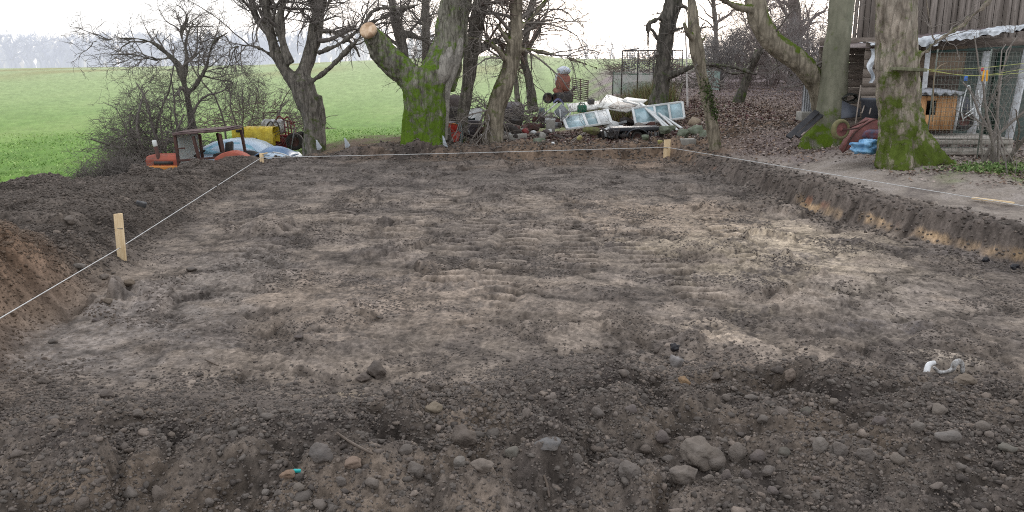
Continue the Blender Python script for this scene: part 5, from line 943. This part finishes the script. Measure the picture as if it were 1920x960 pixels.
mb=MB(); mb.box(((1753-1765)*s,.8,h_*.5),(w_,.03,h_)); mb.box(((1720-1765)*s+.02,.4,h_*.5),(.03,.8,h_)); mb.box(((1753-1765)*s,.4,.0),(w_,.8,.04)); mb.build('inner_walls',surf('kennel_dark',(.02,.016,.012),(.03,.024,.018)),t,world=False)
mb=MB(); f=lambda u,v:((1716-1765)*s+u*76*s,-.16+1.15*v,h_+.05+.028*math.sin(u*2*PI*4.2)+.06*v); mb.sheet(f,80,3); mb.build('roof_sheet',surf('fibre_cement',(.33,.34,.36),(.24,.25,.27),6,.85,.35),t,True,world=False,solid=.018)
# pallet
Yp=15.6; p=at(1813,290,Yp); s=Yp/F; gp_=p[2]; t=thing('pallet','grey wooden pallet with deck boards standing on blocks under the kennel','pallet',tuple(p),rz=-.03); pal=surf('pallet_wood',tuple(srgb(178,172,164)),tuple(srgb(136,128,120)),4,.85,.4,st=(1.5,4,6)); L_=150*s
mb=MB()
for k in range(5): mb.box((0,-.0+k*.26,30*s),(L_,.2,.025),Euler((0,random.uniform(-.01,.01),0)))
mb.build('deck_boards',pal,t,world=False,bevel=.004)
mb=MB(); mb.box((0,-.11,26.0*s-.02),(L_,.025,.085)); mb.box((0,-.11,7*s),(L_,.025,.12)); mb.build('front_boards',pal,t,world=False,bevel=.004)
for k in (-.47,-.2,.12,.47):
    for y in (-.02,.98): mb=MB(); mb.box((k*L_,y,16*s),(.14,.14,24*s)); mb.build('block',pal,t,world=False)
# clothes lines with pegs
ylm=surf('yellow_line',tuple(srgb(196,200,120)),tuple(srgb(170,176,110)),20,.6,.1)
for i,(a,b,m_,lab) in enumerate([((1726,130),(1930,118),4,'uppermost yellow clothes line from the mossy trunk'),((1726,131),(1930,136),8,'middle yellow clothes line with the blue peg'),((1726,128),(1930,128),14,'lowest sagging yellow clothes line with the yellow peg')]):
    A_=at(*a,14.1);B_=at(*b,12.4+.3*i); M_=(A_+B_)/2-np.array([0,0,m_*13/F]); mb=MB(); mb.tube([np.zeros(3),M_-A_,B_-A_],.0036,5,n=24); o=mb.build('clothes_line',ylm,None,True); o.location=A_; tag(o,lab,'clothes line')
for px,py,col,lab,hh in [(1847,142,tuple(srgb(232,168,50)),'yellow orange clothes peg bundle hanging on the line',20),(1811,147,tuple(srgb(70,120,200)),'small blue clothes peg on the line',9),(1842,130,tuple(srgb(190,60,70)),'small red peg above the yellow peg',6)]:
    Y=12.75; s=Y/F; p=at(px,py,Y); t=thing('clothes_peg',lab,'peg',tuple(p)); m_=surf('peg_%d'%px,col,None,9,.5,.1)
    for dx,a in ((-.006*hh*.12,.06),(.006*hh*.12,-.06)): mb=MB(); mb.box((dx*2,0,0),(.014+.0005*hh,.012,hh*s),Euler((0,a,0))); mb.build('jaw',m_,t,world=False,bevel=.002)
    mb=MB(); mb.lathe([(.008,-.012),(.008,.012)],10,Matrix.Rotation(PI/2,4,'X')); mb.build('spring',wire,t,world=False)
# wheelbarrow tipped over
Yw_=15.3; s=Yw_/F; p=at(1574,262,Yw_); t=thing('wheelbarrow','tipped rusty red wheelbarrow lying with its wheel towards the smooth trunk','wheelbarrow',tuple(p)); M=Matrix.Translation((0,0,19*s))@Matrix.Rotation(.35,4,'Z')@Matrix.Rotation(PI/2,4,'X')
oli=surf('perished_tyre',tuple(srgb(128,124,86)),tuple(srgb(104,98,70)),6,.85,.35); rr_=surf('rust_red',tuple(srgb(136,84,80)),tuple(srgb(104,66,64)),6,.75,.35); r=19*s
mb=MB(); mb.lathe([(r*.66,-.035),(r*.7,-.05),(r*.85,-.055),(r*.97,-.04),(r,-.015),(r,.015),(r*.97,.04),(r*.85,.055),(r*.7,.05),(r*.66,.035)],32,M,False); ty=mb.build('tyre',oli,t,True,world=False)
mb=MB(); mb.lathe([(.012,-.06),(r*.16,-.055),(r*.2,-.02),(r*.5,-.012),(r*.58,-.03),(r*.68,-.04),(r*.68,.04),(r*.58,.03),(r*.2,.02),(.012,.06)],28,M); mb.build('rim',rr_,ty,True,world=False)
mb=MB(); mb.tube([(2*s,-.05,19*s),(18*s,-.06,20*s),(38*s,0,24*s),(60*s,.1,34*s)],.016,8); mb.tube([(2*s,.08,19*s),(20*s,.1,22*s),(62*s,.22,36*s)],.016,8); mb.build('frame',rust,t,True,world=False)
tray=[(-6,0),(6,-13),(12,-17)]
V=[(7*s,-.02,-24*s),(78*s,-.05,30*s),(66*s,-.12,40*s),(30*s,-.14,24*s),(10*s,-.1,-2*s), (14*s,.42,-22*s),(80*s,.40,26*s),(70*s,.45,42*s),(34*s,.46,26*s),(14*s,.42,0*s)]
V2=[(6*s,-.05,-24*s),(26*s,-.05,14*s),(62*s,-.05,38*s),(78*s,-.05,28*s), (16*s,.0,-22*s),(34*s,.22,6*s),(60*s,.22,24*s),(76*s,.1,24*s),(20*s,.5,-20*s),(36*s,.5,14*s),(66*s,.5,38*s),(80*s,.5,26*s)]
mb=MB(); mb.raw(V2,[(0,3,2,1),(1,2,10,9),(2,3,11,10),(0,1,9,8)]); mb.build('tray',rr_,t,world=False,solid=.012)
mb=MB(); mb.tube([V2[0],V2[1],V2[2],V2[3]],.014,6); mb.build('tray_rim',rust,t,True,world=False)
blu=surf('blue_film',tuple(1.2*srgb(128,178,212)),tuple(srgb(74,130,180)),5,.3,.25,(.12,.12,.12),.6,.5)
Yq=14.9; s=Yq/F; p=at(1622,284,Yq); t_=MB(); t_.blob((0,0,10*s),(27*s,.22,13*s),51,.45,4,2.2); o=t_.build('blue_bag',blu,None,True); o.location=p; tag(o,'crumpled light blue plastic bag under the tipped wheelbarrow','bag')
junk('feed_bag','flattened bluish grey sack behind the blue bag','bag',1632,262,15.3,40,20,surf('sack_grey',(.10,.13,.2),(.3,.07,.06),7,.6,.3),seed=53)
# bins and sheets between smooth and mossy trunks
Yn=17.0; s=Yn/F; p=at(1632,230,Yn); t=thing('dark_bin','dark grey plastic bin with rim between the two trunks','bin',tuple(p)); dg=surf('bin_grey',tuple(srgb(78,82,90)),tuple(srgb(62,66,74)),3,.5,.25)
mb=MB(); mb.lathe([(15*s,0),(19*s,38*s),(20.5*s,39*s),(20.5*s,44*s),(19*s,45*s)],28); mb.build('body',dg,t,True,world=False); mb=MB(); mb.lathe([(20.6*s,40*s),(21.4*s,41*s),(21.4*s,44*s),(20.6*s,45*s)],28,None,False); mb.build('rim',dg,t,True,world=False)
panel('dark grey plastic sheet leaning left of the dark bin',[at(1576,231,17.2),at(1611,228,17.2),at(1611,213,17.6),at(1578,198,17.6)],dg,.02,'plastic_sheet','sheet')
for a,b,lab in [((1604,232),(1614,160),'left grey rake handle leaning by the dark bin'),((1616,212),(1624,188),'middle short grey stick at the bin'),((1630,214),(1637,186),'right grey stick crossing the bin front')]:
    A_=at(*a,16.6);B_=at(*b,17.2); mb=MB(); mb.tube([np.zeros(3),B_-A_],.014,6); o=mb.build('tool_handle',plk,None,True); o.location=A_; tag(o,lab,'handle')
p=at(1592,196,18); s=18/F; rg=random.Random(3); mb=MB()
for k in range(26): a=rg.uniform(0,6.28); mb.tube([(18*s*math.cos(a+q)*rg.uniform(.6,1),rg.uniform(-.2,.2),12*s+9*s*math.sin(a+q)*rg.uniform(.6,1)) for q in (0,.8,1.6,2.4)],.012,5)
o=mb.build('wire_tangle',surf('dark_wire',(.03,.032,.03),(.05,.05,.045)),None,True); o.location=p; tag(o,'tangle of dark cable above the plastic sheet','cable')
# black profiles leaning on the smooth trunk, corrugated sheet behind
for i in range(4):
    A_=at(1478+i*8,258-i*1.0,17.4);B_=at(1532+i*3.5,209+i*3,17.9); mb=MB(); mb.bar(np.zeros(3),B_-A_,.13 if i in(0,2) else .035,.05,roll=.5); o=mb.build('black_profile',surf('black_profile_paint',(.022,.022,.025),(.04,.04,.045),6,.5,.25) if i in(0,2) else plk,None,bevel=.006); o.location=A_
    tag(o,['lowest black gutter profile leaning at the smooth trunk','thin grey lath between the black gutters','upper black gutter profile leaning at the smooth trunk','thin grey lath nearest the smooth trunk'][i],'profile')
p=at(1517,214,19.6); s=19.6/F; mb=MB(); f=lambda u,v:((-15+34*u)*s,.03*math.sin(u*2*PI*8),(-4+62*v)*s); mb.sheet(f,64,2); o=mb.build('corrugated_sheet',surf('pale_corrugated',(.52,.53,.55),(.40,.41,.43),5,.6,.35),None,True); o.location=p; tag(o,'pale corrugated metal sheet standing behind the curved trunk','sheet')
junk('concrete_footing','grey concrete block under the corrugated sheet','block',1512,226,19.4,30,16,conc,'box',dep=.4)
# things right of the kennel
Yz=16.4; s=Yz/F; p=at(1802,246,Yz); t=thing('old_tyre','dark tyre and rags standing right of the kennel','tyre',tuple(p)); wheel(t,(0,0,20*s),19*s,.2); mb=MB(); mb.blob((2*s,.1,42*s),(12*s,.15,18*s),61,.35,3); mb.build('rag',surf('navy_rag',(.03,.035,.05),(.05,.055,.07)),t,True,world=False)
p=at(1820,215,15.8); s=15.8/F; t=thing('white_rack','bent white tube rack behind the left white post','rack',tuple(p))
for pts in ([(-12,0,-12),(-18,0,10),(-12,.02,46),(-8,.05,52),(-4,.05,46),(6,.1,0)],[(-10,0,0),(10,.05,14)],[(-14,0,-8),(8,.06,4)],[(14,.1,44),(22,.1,10),(28,.1,-20)],[(10,.1,20),(24,.1,-28)]):
    mb=MB(); mb.tube([(x*s,y,z*s) for x,y,z in pts],.010,6); mb.build('tube',white,t,True,world=False)
# young bush with many stems at the right
stems('hazel_bush','bare hazel bush with several stems in front of the pallet corner',1868,300,13.9,9,3.0,.22,[dict(n=5,length=(.5,1.2),ang=(.4,1.1),grav=.02,wig=.2,rr=.45,tmin=.25,K=8,rmin=.003),dict(n=5,length=(.25,.6),ang=(.4,1.1),wig=.28,rr=.6,K=6,rmin=.0022)],TWP,r=.035)
stems('young_bush','thin bare bush at the right edge beside the hazel',1912,305,13.0,6,2.4,.4,[dict(n=5,length=(.4,1.0),ang=(.4,1.1),wig=.2,rr=.5,tmin=.2,K=8,rmin=.0025),dict(n=4,length=(.2,.5),ang=(.4,1.1),wig=.28,rr=.6,K=6,rmin=.002)],TWP,r=.014,lean=(-.15,0))
A_=at(1795,185,14.6); mb=MB(); mb.tube([at(a,b,14.6)-A_ for a,b in [(1748,228),(1750,180),(1752,140),(1762,124),(1775,118)]],[.012,.012,.01,.008,.006],6); o=mb.build('bent_cane',surf('tan_cane',(.36,.29,.2),(.26,.2,.14)),None,True); o.location=A_; tag(o,'thin bent cane standing in front of the kennel door','cane')
# ------------------------------------------------------------------ uncountable growth: leaf litter, grass blades, scrub, far woods
def litter(name,n,fx,size,cols,lift=.02,mat=lfm):
    X,Y=fx(n); Z=H(X,Y)+rng.uniform(0,lift,len(X)); P=np.stack([X,Y,Z],1); m=len(X)
    a=rng.normal(size=(m,3)); a[:,2]*=.35; a/=np.linalg.norm(a,axis=1,keepdims=True); b=np.cross(a,np.array([0,0,1.])+rng.normal(0,.45,(m,3))); b/=np.linalg.norm(b,axis=1,keepdims=True)
    s=(size*rng.uniform(.6,1.3,m))[:,None]; V=np.stack([P-a*s,P+b*s*.6,P+a*s,P-b*s*.6],1).reshape(-1,3); c=np.array(cols)[rng.integers(0,len(cols),m)]*rng.uniform(.65,1.3,m)[:,None]
    return tag(mesh_obj(name,V,np.arange(4*m).reshape(m,4),mat,tint=np.repeat(c,4,0)),kind='stuff')
LC=[tuple(1.35*srgb(*c)) for c in ((120,108,100),(98,87,81),(138,126,119),(80,70,65),(124,105,90))]
def fslope(n):
    Y=15*(46/15)**rng.uniform(0,1,n); X=rng.uniform(2.2,30,n); dl,dr,db,df=edges(X,Y); k=(ss(.5,1.6,dr)*ss(15.2,18.5,Y+1.2*n2(X*.5,Y*.5,64))*ss(.5,4.2,X-.09*np.clip(Y-24,0,40)+1.2*n2(X*.4,Y*.4,65))>rng.uniform(0,1,n))&(X<.75*Y)&((Y<22)|(X>.2*Y-3)); return X[k],Y[k]
litter('leaf_litter',180000,fslope,.034,LC,.05)
def fyard(n):
    X=rng.uniform(-3,9,n);Y=rng.uniform(21.8,31,n); dl,dr,db,df=edges(X,Y); k=(ss(1.0,1.9,db)>rng.uniform(0,1,n))&(np.abs(X-2.5)<6); return X[k],Y[k]
litter('yard_litter',28000,fyard,.045,LC+[tuple(srgb(92,60,62))]*2,.05)
def fedge(n):
    X=rng.uniform(6,12,n);Y=rng.uniform(10.5,16.5,n); dl,dr,db,df=edges(X,Y); k=(ss(1.5,3.0,dr+.8*n2(X,Y,83))>rng.uniform(0,1,n)); return X[k],Y[k]
litter('yard_leaves',9000,fedge,.035,LC,.03)
def blades(name,X,Y,h,w,cols,kind='stuff',bend=.5):
    n=len(X); Z=H(X,Y); P=np.stack([X,Y,Z-.01],1); a=rng.uniform(0,2*PI,n); d=np.stack([np.cos(a),np.sin(a),a*0],1)*(w*rng.uniform(.7,1.3,n))[:,None]; hh=(h*rng.uniform(.5,1.3,n))[:,None]; tip=rng.normal(0,bend,(n,3)); tip[:,2]=1; 
    V=np.stack([P-d,P+d,P+tip*hh],1).reshape(-1,3); c=np.array(cols)[rng.integers(0,len(cols),n)]*rng.uniform(.7,1.3,n)[:,None]; return tag(mesh_obj(name,V,np.arange(3*n).reshape(n,3),lfm,tint=np.repeat(c,3,0)),kind=kind)
GRC=[tuple(1.15*srgb(134,168,88)),tuple(1.15*srgb(150,176,102)),tuple(1.1*srgb(112,148,72)),tuple(1.15*srgb(162,182,116))]
def gmask(X,Y):
    dl,dr,db,df=edges(X,Y); gl=ss(.2,1.2,dl-np.interp(Y,[2,7,9,13,17,21,23],[4.2,4.4,5.6,5.4,4.0,3.0,2.5])+.5*n2(X*.8,Y*.8,66)); g=np.where(Y<24,gl,ss(23.4,25.5,Y)*ss(6,2,X-.05*Y))
    bare=ss(1.25,.5,np.sqrt(((X+4.6)/2.6)**2+((Y-26)/4.5)**2)+.4*n2(X*.7,Y*.7,67)); bare=np.maximum(bare,ss(1.2,.6,np.sqrt(((X-3.0)/7.2)**2+((Y-27)/8)**2)+.2*n2(X*.7,Y*.7,68))); return g*(1-bare)*(.45+.55*np.clip(n2(X*.5,Y*.3,84)*1.5+.6,0,1))
n=60000; Y=9*(36/9)**rng.uniform(0,1,n); X=rng.uniform(-.78,.16,n)*Y-1; k=gmask(X,Y)>rng.uniform(0,1,n); X,Y=X[k],Y[k]; blades('meadow_grass',X,Y,.04+.0010*Y,.006+.0005*Y,GRC,bend=1.0)
n=26000; X=rng.uniform(6.8,12.5,n);Y=rng.uniform(10.4,15.4,n); dl,dr,db,df=edges(X,Y); k=(ss(1.2,.5,np.sqrt(((X-9.9)/2.5)**2+((Y-13.2)/1.9)**2)+.5*n2(X*1.1,Y*1.1,74))*ss(1.5,2.2,dr)*np.clip(.25+1.2*n2(X*1.7,Y*1.7,75),0,1))>rng.uniform(0,1,n); blades('corner_grass',X[k],Y[k],.045,.007,[tuple(srgb(130,150,84)),tuple(srgb(112,132,70)),tuple(srgb(140,130,92))],bend=.9)
# green weeds at the mossy trunk foot
X=rng.normal(8.1,.45,900);Y=rng.normal(13.4,.22,900); Z=H(X,Y)+rng.uniform(0,.12,900); v,f,c=leaves(900,lambda n:np.stack([X,Y,Z],1),.03,[tuple(srgb(106,132,76)),tuple(srgb(84,110,58)),tuple(srgb(130,146,96))]); tag(mesh_obj('weeds',v,f,lfm,tint=c),kind='stuff')
# straw tinted growth by the covered machine
X=rng.uniform(3.0,6.2,5000);Y=rng.uniform(30.5,34.5,5000); blades('dry_weeds',X,Y,.75,.012,[tuple(srgb(138,124,88)),tuple(srgb(112,104,72)),tuple(srgb(120,134,84)),tuple(srgb(96,80,66))],bend=.35)
# brush piles near the scrap
TWH=surf('twig_hazy',(.24,.195,.18),(.18,.15,.14),12,.9,.1); TWG2=surf('twig_grey_hazy',(.25,.23,.22),(.19,.175,.17),12,.9,.1)  # lightened twig colours for the thickets, distance haze painted in
def brush(name,lab,px,py,Y,n,w_,h_,mat=TWG,group=None,r=.014,cat='brushwood'):
    p=at(px,py,Y); t0=rng.uniform(-1,1,(n,2)); P=np.zeros((n,6,3)); a=rng.uniform(0,2*PI,n); d=np.stack([np.cos(a),np.sin(a)*.7,rng.normal(.1,.35,n)],1); L_=rng.uniform(.3,1.0,n)*min(w_,2.2)/5*.45
    P[:,0]=np.stack([t0[:,0]*w_*.5,t0[:,1]*w_*.3,rng.uniform(0,1,n)*h_*(1-np.abs(t0[:,0])*.7)],1)
    for k in range(1,6): d=d+rng.normal(0,.3,(n,3)); d/=np.linalg.norm(d,axis=1,keepdims=True); P[:,k]=P[:,k-1]+d*L_[:,None]
    P[...,2]=np.maximum(P[...,2],.0); R=(r*rng.uniform(.5,1.3,n))[:,None]*np.linspace(1,.4,6)[None]; v,f=tubes(P,R,4); o=mesh_obj(name,v,f,mat); o.location=p; return tag(o,lab,cat)
brush('brush_pile','heap of pale cut branches right of the twisted grey tree',985,238,26.5,320,2.4,.8,TWP); brush('brush_pile','dark brushwood heap behind the bags right of the willow',862,215,30,260,2.6,.9,TWG); brush('brush_pile','russet brush heap on top of the wire pen',1215,140,37,420,3.4,1.0,TWR)
brush('brush_pile','low brush under the thorn shrub behind the tractor',300,288,28,380,3.6,1.0,TWG); brush('brush_pile','grey branches lying right of the white pole',1305,165,32,160,2.0,.8,TWP,r=.02); brush('brush_pile','brush behind the red sprayer left of the forked tree',490,245,31,420,4.6,1.2,TWR)
# scrub thicket on the slope behind the curved tree
for i,(px,py,Y,nst,h,sp,mat,lab) in enumerate([(1345,140,40,9,3.0,.7,TWG2,'low grey scrub at the left of the slope top'),(1400,132,44,10,4.2,.6,TWH,'russet scrub behind the white tubs'),(1450,130,42,10,5.0,.5,TWH,'tall russet thicket above the curved trunk'),(1500,128,38,9,5.2,.5,TWH,'tall russet thicket left of the smooth trunk'),(1545,135,34,8,5.0,.5,TWG2,'grey thicket right behind the smooth trunk'),(1375,120,50,9,4.0,.8,TWG2,'far grey scrub on the slope crest'),(1475,120,50,9,6.0,.6,TWH,'far russet scrub behind the curved trunk')]):
    stems('scrub_thicket',lab,px,py,Y,nst,h,sp,[dict(n=9,length=(1.0,2.4),ang=(.4,1.2),grav=.0,wig=.25,rr=.55,tmin=.1,K=8,rmin=.006),dict(n=8,length=(.5,1.3),ang=(.4,1.2),grav=.0,wig=.3,rr=.6,K=6,rmin=.006),dict(n=3,length=(.3,.7),ang=(.4,1.1),wig=.3,rr=.7,K=4,rmin=.006)],mat,r=.05,cat='thicket')
for px,Y,w_,hpx,lab in [(1430,48,17,0,'slim dark trunk rising out of the russet thicket'),(1490,44,26,0,'straight grey trunk above the thicket left of the smooth trunk'),(1340,60,10,0,'faint slim trunk at the slope crest')]:
    g=at(px,130,Y); tree('thicket_tree',lab,px,130,Y,[[(px,140,0,w_),(px+2,60,0,w_*.9),(px-3,-10,0,w_*.8),(px,-80,0,w_*.6)]],b_grey,LV(16,8,4,0,(1.6,3.2,1.6),.1),TWH,voxel=.07,rid=(.01,3))
# far woods: rows of bare trees, mist painted into their colour, paler with distance
def woods(name,Y,x0,x1,n,hmin,hmax,col,w_=.5,hf=None):
    X=rng.uniform(x0,x1,n); YY=Y+rng.uniform(-8,8,n); Z=base_h(X,YY)-.5; h=rng.uniform(hmin,hmax,n)*(hf(X) if hf else 1); K=6
    P=np.stack([np.stack([X+rng.normal(0,.25,n)*k,YY,Z+h*k/(K-1)],1) for k in range(K)],1); R=(rng.uniform(.6,1.3,n)*w_*.35)[:,None]*np.linspace(1,.25,K)[None]; v,f=tubes(P,R,4); Vs=[v];Fs=[f];m=len(v); p,r=P,R
    for lv in (dict(n=9,length=(hmin*.2,hmin*.42),ang=(.3,.9),grav=.06,wig=.15,rr=.6,tmin=.25,K=5,rmin=.05),dict(n=7,length=(hmin*.1,hmin*.22),ang=(.3,.9),grav=.04,wig=.2,rr=.6,tmin=.2,K=4,rmin=.05)):
        p,r=grow(p,r,**lv); v,f=tubes(p,r,3); Vs.append(v);Fs.append(f+m);m+=len(v)
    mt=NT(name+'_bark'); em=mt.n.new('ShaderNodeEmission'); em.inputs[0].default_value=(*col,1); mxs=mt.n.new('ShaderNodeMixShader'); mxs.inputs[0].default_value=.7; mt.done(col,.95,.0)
    mt.l.new(mt.b.outputs[0],mxs.inputs[1]); mt.l.new(em.outputs[0],mxs.inputs[2]); mt.l.new(mxs.outputs[0],mt.out.inputs[0])   # painted mist: pale colour and glow stand in for haze over the trunks
    return tag(mesh_obj(name,np.concatenate(Vs),np.concatenate(Fs),mt.m),kind='stuff')
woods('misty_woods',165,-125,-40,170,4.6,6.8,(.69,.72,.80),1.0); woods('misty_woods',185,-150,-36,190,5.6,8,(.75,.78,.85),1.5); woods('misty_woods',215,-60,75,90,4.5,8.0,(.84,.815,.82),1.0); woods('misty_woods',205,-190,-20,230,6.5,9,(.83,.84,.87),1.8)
